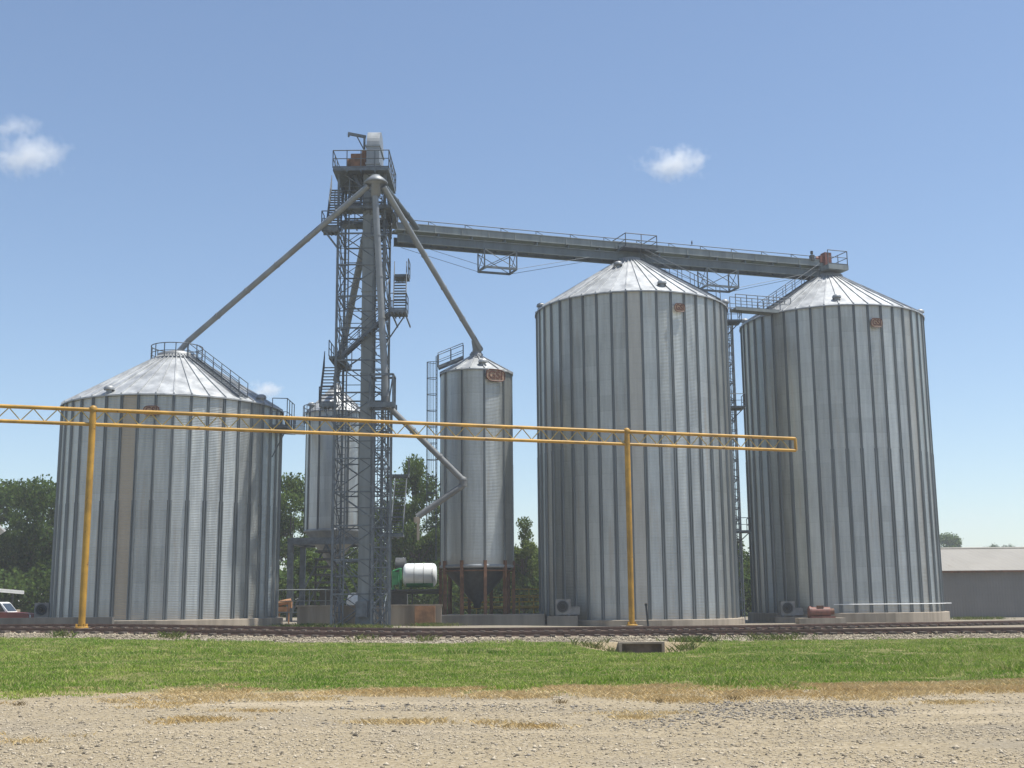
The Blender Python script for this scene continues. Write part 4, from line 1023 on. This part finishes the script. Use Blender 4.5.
# tank on trailer
tc = at(420, 575, 95.5); tl, tr_ = at(403, 575, 95.5)[0], at(437, 575, 95.5)[0]; rT = (at(420,563,95.5)[2]-at(420,586.5,95.5)[2])/2
TK = thing('tank_trailer', (tc[0], 95.5, 0), 'white round tank on a dark trailer with green end frame', 'tank trailer')
m = MB(); m.lathe((0, 95.5, tc[2]), [(.001,tl),(rT*.7,tl+.04),(rT*.93,tl+.16),(rT,tl+.34),(rT,tr_-.34),(rT*.93,tr_-.16),(rT*.7,tr_-.04),(.001,tr_)], 32, axis='X'); tank = m.build('tank', M['tank'], TK)
m = MB()
for f in (.35, .62, .88): xx = tl+(tr_-tl)*f; m.lathe((0,95.5,tc[2]), [(rT+.004,xx-.018),(rT+.015,xx-.018),(rT+.015,xx+.018),(rT+.004,xx+.018)], 32, axis='X')
m.build('tank_strap', M['fan'], tank)
zd = at(420, 589.5, 95.5)[2]
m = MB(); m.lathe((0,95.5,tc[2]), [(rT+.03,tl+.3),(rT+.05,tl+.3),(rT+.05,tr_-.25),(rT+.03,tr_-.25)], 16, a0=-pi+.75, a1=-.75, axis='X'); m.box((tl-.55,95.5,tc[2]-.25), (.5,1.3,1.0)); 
for yy in (94.9, 96.1):
    m.tube((tl-.2,yy,zd), (tl-.2,yy,tc[2]+.5), .06, 8); m.tube((tl-.75,yy,zd), (tl-.75,yy,tc[2]+.3), .05, 8)
m.tube((tl-.2,94.9,tc[2]+.5), (tl-.2,96.1,tc[2]+.5), .06, 8); m.tube((tl-.75,94.9,tc[2]+.3), (tl-.2,94.9,tc[2]+.5), .05, 8)
m.build('green_shell_frame', M['green'], TK)  # green shell round the tank's lower part, and the green end frame
m = MB(); m.box(((tl+tr_)/2-.7,95.5,zd-.06), (tr_-tl+2.6,1.9,.14)); m.box(((tl+tr_)/2-.6,95.5,zd-.25), (tr_-tl+2.2,.7,.2)); m.tube((tl-1.9,95.5,zd-.2), (tl-3.4,95.5,zd-.45), .07, 8); m.tube((tl+.8,94.9,zd-.1),(tl+.8,94.9,.1),.06,8); m.build('trailer_frame', M['dark'], TK)
for xx in (tr_-.1, tr_-1.1):
    for yy in (94.5, 96.3):
        w_ = MB(); w_.lathe((xx, yy, .45), [(.25,-.12),(.42,-.12),(.45,-.06),(.45,.06),(.42,.12),(.25,.12)], 20, axis='Y'); wo_ = w_.build('tyre', M['black'], TK)
        h_ = MB(); h_.lathe((xx, yy, .45), [(.001,-.08),(.25,-.06),(.26,.06),(.001,.08)], 16, axis='Y'); h_.build('rim', M['rust'], wo_)
m = MB(); rp = at(399, 570, 98); m.tube((rp[0]-.25,98,at(399,567,98)[2]), (rp[0]+.55,98,at(399,567,98)[2]), .75, 16); m.box((rp[0],98,1.4),(1.4,1.0,2.4)); one(m, 'hose_reel', M['dark'], (rp[0], 98, 0), 'dark round drum machine left of the white tank', 'machine')
m = MB(); b0_ = at(354, 592, 88); m.lathe((b0_[0],88,0), [(.001,.9),(.55,.9),(.55,1.7),(.42,2.15),(.2,2.3),(.001,2.3)], 14); one(m, 'plastic_tote', M['white'], (b0_[0],88,.9), 'white plastic container glimpsed behind the tower foot', 'container')
m = MB(); m.box((b0_[0],88,.45), (1.6,1.2,.9)); one(m, 'concrete_block', M['concrete_dark'], (b0_[0],88,0), 'concrete block under the white plastic container', 'block')
# low wall at the left
lx0, lx1 = at(-60, 620, 70)[0], at(112, 620, 70)[0]
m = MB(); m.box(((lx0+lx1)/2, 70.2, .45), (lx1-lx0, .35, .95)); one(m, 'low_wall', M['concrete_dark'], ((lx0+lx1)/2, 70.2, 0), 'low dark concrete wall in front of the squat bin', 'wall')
# marker rod
q = at(648.5, 628, 64); q2 = at(646, 605, 64)
m = MB(); m.bar((q[0],64,.0), (q2[0],64,q2[2]), .1, .06); m.box((q2[0],64,q2[2]+.02), (.14,.08,.12)); one(m, 'marker_stake', M['dark'], (q[0],64,0), 'thin dark leaning stake beside the rear track', 'stake')
# drain
dq = gp(640, 655)
DX, DY = 4.9, 46.95
DR = thing('drain_box', (DX, DY, -.5), 'dark square concrete drain opening in the grass below the track', 'drain')
m = MB(); m.box((DX, DY+.45, .03), (1.75, .5, .07)); m.box((DX-.82, DY+.4, -.34), (.1, .5, .66)); m.box((DX+.82, DY+.4, -.34), (.1, .5, .66)); m.build('concrete_frame', M['concrete'], DR)
m = MB(); m.box((DX, DY+.5, -.36), (1.53, .1, .7)); m.build('opening', M['wood'], DR)  # solid dark board, its colour standing in for the shade inside the drain

# ------------------------------------------------------------------ shed at the right
g = G('shed_roof_sheet'); v = g.coord(); x, y, z = g.sep(v)
n1 = g.noise(g.scale(v, (.5, .15, 1)), 1.0, 5); n2 = g.noise(g.scale(v, (.9, .12, 1)), 1.4, 6, .7)
c = g.mix(n1, (.20, .185, .155), (.285, .265, .23)); c = g.mix(g.ramp(n2, .58, .76, 0, .7), c, (.13, .085, .06))
wv = g.math('SINE', g.math('MULTIPLY', x, 2*pi/.6)); g.bsdf(c, .7, .05, bump=wv, bstr=.25, bdist=.02)
M['barnroof'] = g.m
g = G('shed_wall_sheet'); v = g.coord(); x, y, z = g.sep(v); n1 = g.noise(g.scale(v, (.4,.4,.2)), 1.2, 5)
c = g.mix(n1, (.15,.145,.14), (.22,.21,.20)); c = g.mix(g.ramp(g.math('FRACT', g.math('DIVIDE', z, .6)), .0, .06, .25, 0), c, (.1,.1,.1))
g.bsdf(c, .7, .1, bump=g.math('SINE', g.math('MULTIPLY', x, 2*pi/.25)), bstr=.3, bdist=.02)
SH = thing('long_shed', (58, 112, 0), 'long low grey metal shed with pale sheet roof at the right', 'shed')
X0s, X1s, Y0s, Y1s, ez, rz_ = 36.6, 92, 106, 128, at(980, 571, 106)[2], at(980, 550, 117)[2]
m = MB(); m.add([(X0s,Y0s,-.2),(X1s,Y0s,-.2),(X1s,Y1s,-.2),(X0s,Y1s,-.2),(X0s,Y0s,ez),(X1s,Y0s,ez),(X1s,Y1s,ez),(X0s,Y1s,ez),(X0s,117,rz_-.05),(X1s,117,rz_-.05)], [(0,1,5,4),(1,2,6,9,5),(2,3,7,6),(3,0,4,8,7)]); m.build('wall', g.m, SH)
m = MB(); ov = .35; sl_ = (rz_-ez)/11.
for s_ in (1, -1):
    ye = 117-s_*(11+ov); ze2 = ez-sl_*ov
    m.add([(X0s-.3,ye,ze2+.02),(X1s+.3,ye,ze2+.02),(X1s+.3,117,rz_+.02),(X0s-.3,117,rz_+.02),(X0s-.3,ye,ze2+.12),(X1s+.3,ye,ze2+.12),(X1s+.3,117,rz_+.12),(X0s-.3,117,rz_+.12)], [(4,5,6,7),(3,2,1,0),(0,1,5,4),(1,2,6,5),(3,0,4,7)] if s_ == 1 else [(7,6,5,4),(0,1,2,3),(4,5,1,0),(5,6,2,1),(7,4,0,3)])
m.tube((X0s-.3,117,rz_+.12), (X1s+.3,117,rz_+.12), .15, 8); m.build('roof', M['barnroof'], SH)
m = MB(); m.bar((X0s-.3,Y0s-ov-.05,ez-sl_*ov+.02), (X1s+.3,Y0s-ov-.05,ez-sl_*ov+.02), .1, .16); m.build('gutter', M['rust'], SH)
# building corner and carport at the left
bx = at(5.5, 531, 112); ry = at(-14, 492, 112)
m_wall = MB(); HB = thing('white_shed', (bx[0], 112, 0), 'pale gabled shed with only its roof corner in view at left', 'shed')
hw_ = 5.0; xm = bx[0]-.6-hw_; ezb = bx[2]; rzb = bx[2]+(hw_+.6)*.85
m_wall.add([(xm-hw_,112.6,0),(xm+hw_,112.6,0),(xm+hw_,124,0),(xm-hw_,124,0),(xm-hw_,112.6,ezb),(xm+hw_,112.6,ezb),(xm+hw_,124,ezb),(xm-hw_,124,ezb),(xm,112.6,rzb-.4),(xm,124,rzb-.4)], [(0,1,5,8,4),(1,2,6,5),(2,3,7,9,6),(3,0,4,7)]); m_wall.build('wall', M['white'], HB)
m = MB()
for s_ in (-1, 1): m.bar((xm,112.0+6.3,rzb), (xm+s_*(hw_+.6),112.0+6.3,ezb), 12.8, .16, up=(0,0,1))
m.build('roof', M['white'], HB); HB.rotation_euler[2] = radians(27)
cpx0, cpx1 = at(-70, 590, 122)[0], at(25, 591, 122)[0]
CPo = thing('carport', (cpx1, 121.8, 0), 'open carport with white flat roof at the far left', 'carport')
m = MB(); zc4 = at(12, 590, 122)[2]; m.bar((cpx0,124,zc4+.75), (cpx1,124,zc4-.15), 4.5, .14); m.bar((cpx0,121.8,zc4+.6), (cpx1,121.8,zc4-.3), .08, .25); m.build('roof', M['white'], CPo)
for xx in (cpx0+.4, (cpx0+cpx1)/2-.5, cpx1-1.0):
    for yy in (122, 126): l = MB(); l.tube((xx,yy,0), (xx,yy,zc4+.1), .06, 8); l.build('post', M['dark'], CPo)
CPo.rotation_euler[2] = radians(24)
# pickup truck
pc = at(34, 613, 86); PT = thing('pickup_truck', (pc[0]-2.5, 86, 0), 'red pickup truck with pale cab facing right beside the carport', 'pickup truck')
ox, oy = pc[0]-2.5, 86.
def side(mb, pts, w0, y0): mb.sweep(pts, (ox, y0-w0/2, 0), (ox, y0+w0/2, 0), (1,0,0), (0,0,1))
m = MB(); side(m, [(-2.6,.5),(2.45,.5),(2.5,.75),(2.45,1.05),(.95,1.16),(-2.6,1.16)], 1.85, oy); m.build('body', M['redpaint'], PT)
m = MB(); side(m, [(-.95,1.165),(1.0,1.165),(.45,1.80),(.3,1.86),(-.75,1.86),(-.9,1.78)], 1.65, oy); cab = m.build('cab', M['white'], PT)
m = MB(); m.sweep([(-.85,1.19),(.80,1.19),(.40,1.77),(-.80,1.77)], (ox,oy-.84,0), (ox,oy-.828,0), (1,0,0), (0,0,1)); m.build('side_window', M['glass'], cab)
m = MB(); m.add([(ox+.97,oy-.75,1.22),(ox+.97,oy+.75,1.22),(ox+.50,oy+.7,1.77),(ox+.50,oy-.7,1.77)], [(0,1,2,3)]); m.build('windscreen', M['glass'], cab)
m = MB(); m.box((ox+2.52,oy,.6), (.12,1.8,.2)); m.build('bumper', M['chrome'], PT)
for xx in (-1.7, 1.6):
    for yy in (-.82, .82):
        w_ = MB(); w_.lathe((ox+xx,oy+yy,.37), [(.2,-.11),(.34,-.11),(.37,-.06),(.37,.06),(.34,.11),(.2,.11)], 18, axis='Y'); t_ = w_.build('tyre', M['black'], PT)
        h_ = MB(); h_.lathe((ox+xx,oy+yy,.37), [(.001,-.09),(.2,-.07),(.2,.07),(.001,.09)], 14, axis='Y'); h_.build('rim', M['chrome'], t_)
for yy in (-.65, .65): h_ = MB(); h_.lathe((ox+2.46,oy+yy,.85), [(.13,0),(.11,.05),(.001,.07)], 12, axis='X'); h_.build('headlight', M['white'], PT)
tb = at(6, 612, 121); m = MB(); m.box((tb[0],121,.75), (3.6,1.6,.12))
for dx in (-1.6, 1.6):
    for dy in (-.7,.7): m.box((tb[0]+dx,121+dy,.35),(.1,.1,.7))
m.box((tb[0]-.6,121,1.05), (1.2,.9,.5)); m.box((tb[0]+.9,121,1.0), (.7,.8,.4)); one(m, 'work_bench', M['concrete'], (tb[0],121,0), 'pale low bench with boxes under the carport', 'bench')

# ------------------------------------------------------------------ trees
def crown_mesh(seed, rx, ry, rz, nclump, nleaf, ls, zc, mat):
    r = np.random.RandomState(seed); P = []; S = []
    cl = []
    for k in range(nclump):
        d_ = r.normal(size=3); d_ /= np.linalg.norm(d_); d_[2] = d_[2]*.9+.08
        q_ = d_*r.uniform(.35, .95)**.8*np.array((rx, ry, rz)); cl.append((q_, r.uniform(.16, .34)*min(rx, rz)))
    for q_, s_ in cl:
        n_ = int(nleaf/nclump*(s_/(.25*min(rx, rz)))**1.5)
        d_ = r.normal(size=(n_, 3)); d_ /= np.linalg.norm(d_, axis=1)[:, None]; rad = r.uniform(.25, 1, n_)**.5*s_*(1+.35*r.normal(size=n_)*.5)
        pp_ = q_+d_*rad[:, None]*np.array((1.15, 1.15, .85)); P.append(pp_); S.append(np.full(n_, ls))
    P = np.concatenate(P); S = np.concatenate(S)*r.uniform(.6, 1.3, len(P)); K = len(P)
    a = r.normal(size=(K, 3)); a /= np.linalg.norm(a, axis=1)[:, None]; b = np.cross(a, r.normal(size=(K, 3))); b /= np.linalg.norm(b, axis=1)[:, None]
    P[:, 2] += zc
    VV = np.stack([P-a*S[:, None], P+b*S[:, None]*.55, P+a*S[:, None], P-b*S[:, None]*.55], 1).reshape(-1, 3)
    idx = np.arange(K)*4; return VV, np.stack([idx, idx+1, idx+2, idx+3], 1), cl
def make_tree(seed, h, wd, mat, label, dens=1.0, low=.06):
    """tree built at the origin"""
    t = thing('leafy_tree', (0,0,0), label, 'tree')
    zc = h*(low+1)/2; rz = h*(1-low)/2
    VV, FF, cl = crown_mesh(seed, wd/2, wd/2, rz, int(34), int(15000*dens), h*.0145, zc, mat)
    m = MB(); pts = [np.array((0,0,-.2)), np.array((.1,.05,h*.2)), np.array((-.1,.1,h*.45)), np.array((.15,0,h*.8))]; rr = [h*.028, h*.02, h*.014, h*.004]
    for a, b, r0, r1 in zip(pts, pts[1:], rr, rr[1:]): m.tube(a, b, r0, 10, r1)
    for k, (q_, s_) in enumerate(cl[:16]):
        st = pts[1]+(pts[3]-pts[1])*((k % 6)/8); m.tube(st, q_+np.array((0,0,zc)), h*.008, 6, h*.002)
    m.build('trunk', M['bark'], t); npmesh('crown', VV, FF, mat, t); return t
protos = [make_tree(3, 14, 10, M['leafA'], 'x'), make_tree(5, 14, 9, M['leafB'], 'x'), make_tree(8, 14, 11, M['leafA'], 'x', 1.1, .02), make_tree(13, 14, 7.5, M['leafC'], 'x', .8, .03)]
used = [False]*4
def tree(k, x, ytop, wpx, Y, label, grp='trees behind the bins'):
    p = at(x, ytop, Y); h = p[2]; wd = wpx*Y/F
    o = protos[k] if not used[k] else copy_tree(protos[k]); used[k] = True
    o.location = (p[0], Y, gz(p[0], Y)); o.rotation_euler[2] = random.uniform(0, 6.28)
    w0 = (10, 9, 11, 7.5)[k]; o.scale = (wd/w0, wd/w0, h/14); tag(o, label, 'tree', grp); return o
tree(0, -8, 474, 110, 140, 'dark leafy tree at the left edge behind the red pickup')
tree(2, 38, 470, 95, 133, 'dark leafy tree just left of the squat bin')
tree(1, 84, 500, 90, 150, 'green tree mostly hidden behind the left side of the squat bin')
tree(2, -75, 478, 120, 150, 'dark tree just outside the left edge, behind the carport')
tree(1, 292, 480, 60, 140, 'green tree in the gap right of the squat bin')
tree(0, 345, 512, 80, 150, 'dark tree behind the legs of the rear hopper bin')
tree(1, 312, 555, 60, 128, 'low green tree seen under the rear hopper bin')
tree(2, 388, 490, 70, 140, 'dark tree directly behind the lattice tower')
tree(1, 414, 462, 60, 132, 'bright green tree between the tower and the slim hopper bin')
tree(0, 446, 505, 60, 138, 'dark tree behind the left edge of the slim hopper bin')
tree(3, 522, 519, 40, 126, 'yellow green tree right of the slim hopper bin')
tree(2, 543, 540, 60, 135, 'dark tree peeping out left of the middle bin')
tree(1, 500, 545, 70, 150, 'green tree behind the rusty legs')
tree(3, 738, 540, 34, 130, 'small green tree in the gap between the two tall bins')
tree(0, 752, 552, 60, 150, 'dark tree behind the gap between the two tall bins')
tree(1, 948, 535, 56, 330, 'rounded tree beyond the shed roof beside the right bin', 'trees beyond the shed')
tree(0, 983, 540, 30, 420, 'small distant tree above the middle of the shed roof', 'trees beyond the shed')
tree(2, 1002, 540, 26, 440, 'tiny distant tree above the shed roof farthest right', 'trees beyond the shed')
# undergrowth along the tree line: one dense mass of leaves
K = 90000; X = RS.uniform(-75, 34, K); Y = RS.uniform(124, 140, K)
top = 3.6+3.4*vnoise(X, X*0+3, .22)+2.0*(X < -38)+1.5*vnoise(X, Y, .7); Zp = RS.uniform(0, 1, K)**.8*top*(1-.35*np.abs(Y-132)/8)
a = RS.normal(size=(K,3)); a /= np.linalg.norm(a,axis=1)[:,None]; b = np.cross(a, RS.normal(size=(K,3))); b /= np.linalg.norm(b,axis=1)[:,None]
P = np.stack([X, Y, Zp], 1); S = RS.uniform(.15, .34, K)[:,None]
idx = np.arange(K)*4
tag(npmesh('undergrowth', np.stack([P-a*S, P+b*S*.6, P+a*S, P-b*S*.6], 1).reshape(-1,3), np.stack([idx,idx+1,idx+2,idx+3],1), M['leafA']), kind='stuff')
# weeds on the gravel edge
wsrc = None
for i, (x, y) in enumerate(((560,703),(660,702),(736,700),(20,706),(955,690),(345,766))):
    if i == 5: continue
    gx_, gy_ = gp(x, y); pos = np.stack([RS.normal(0,.10,9), RS.normal(0,.06,9), np.zeros(9)], 1)
    if wsrc is None:
        wsrc = blades(pos, 6, .12, .006, .05, .6, 'weed_clump', grassmat('dry_weed_leaf', (.20,.15,.08), (.28,.21,.11), (.34,.26,.15))); o = wsrc
    else: o = wsrc.copy(); COL.objects.link(o)
    o.location = (gx_, gy_, gz(gx_, gy_)); o.rotation_euler[2] = i*1.3; sc = (.6,.5,.7,.6,.55)[i]; o.scale = (sc, sc, sc)
    tag(o, 'brownish weed clump at the edge of the gravel', 'weed', 'weeds at the gravel edge')

# ------------------------------------------------------------------ clouds
def cloud(x, y, wpx, hpx, Y, label, dens, seed, thr=.46):
    c = at(x, y, Y); sx, sz = wpx/F*Y/2, hpx/F*Y/2; sy = (sx+sz)/2
    import bmesh
    bm_ = bmesh.new(); bmesh.ops.create_icosphere(bm_, subdivisions=4, radius=1.0)
    r = np.random.RandomState(seed)
    for vv in bm_.verts:
        p = vv.co; n_ = .18*sin(p.x*3.1+seed)+.14*sin(p.z*4+p.x*5.3+seed*2)+.08*sin(p.x*11+p.y*7)
        vv.co = Vector((p.x*sx, p.y*sy, p.z*sz))*(1+n_*.6)
    me = bpy.data.meshes.new('cloud'); bm_.to_mesh(me); bm_.free()
    g = G('cloud_vapour'); v = g.coord(); vs = g.scale(v, (1/sx, 1/sy, 1/sz)); ln = g.n('ShaderNodeVectorMath', operation='LENGTH'); g.put(ln.inputs[0], vs)
    n1 = g.noise(g.scale(v, (1/sx, 1/sy, 1/sx)), 2.6, 8, .68)
    zz_ = g.math('MULTIPLY', g.sep(vs)[2], .12)
    f = g.math('SUBTRACT', g.math('ADD', g.math('ADD', g.math('MULTIPLY', n1, 1.9), zz_), g.math('MULTIPLY', g.math('SUBTRACT', 1.0, ln.outputs['Value']), .75)), thr+.85)
    d_ = g.math('MULTIPLY', g.math('MAXIMUM', f, 0.0), dens)
    pv = g.n('ShaderNodeVolumePrincipled'); pv.inputs['Color'].default_value = (.99,.99,.99,1); g.put(pv.inputs['Density'], d_); pv.inputs['Anisotropy'].default_value = .1
    g.t.links.new(pv.outputs[0], g.out.inputs['Volume'])
    me.materials.append(g.m); o = bpy.data.objects.new('cloud', me); COL.objects.link(o); o.location = tuple(c); tag(o, label, 'cloud', 'small white clouds'); return o
cloud(26, 158, 118, 58, 1500, 'ragged white cloud at the left edge, the larger of two', .06, 1, .36)
cloud(12, 128, 92, 30, 1520, 'thin wisp of cloud just above the larger left cloud', .05, 9, .42)
cloud(674, 166, 92, 48, 1500, 'small puffy white cloud above the middle bin', .09, 5, .36)
cloud(266, 392, 46, 26, 2200, 'tiny white cloud just right of the squat bin roof', .08, 3, .30)
cloud(968, 525, 150, 60, 4000, 'faint low cloud bank above the shed', .002, 4, .40)

g = G('haze_air'); pv = g.n('ShaderNodeVolumePrincipled'); pv.inputs['Color'].default_value = (.90, .94, 1.0, 1); pv.inputs['Density'].default_value = .0005; pv.inputs['Anisotropy'].default_value = .2
g.t.links.new(pv.outputs[0], g.out.inputs['Volume'])
m = MB(); m.box((0, 350, 19), (1900, 1700, 42.5)); hb = m.build('haze', g.m, None, (0, 350, 19)); tag(hb, kind='stuff')
scene.render.engine = 'CYCLES'
scene.cycles.volume_bounces = 12; scene.cycles.max_bounces = 16
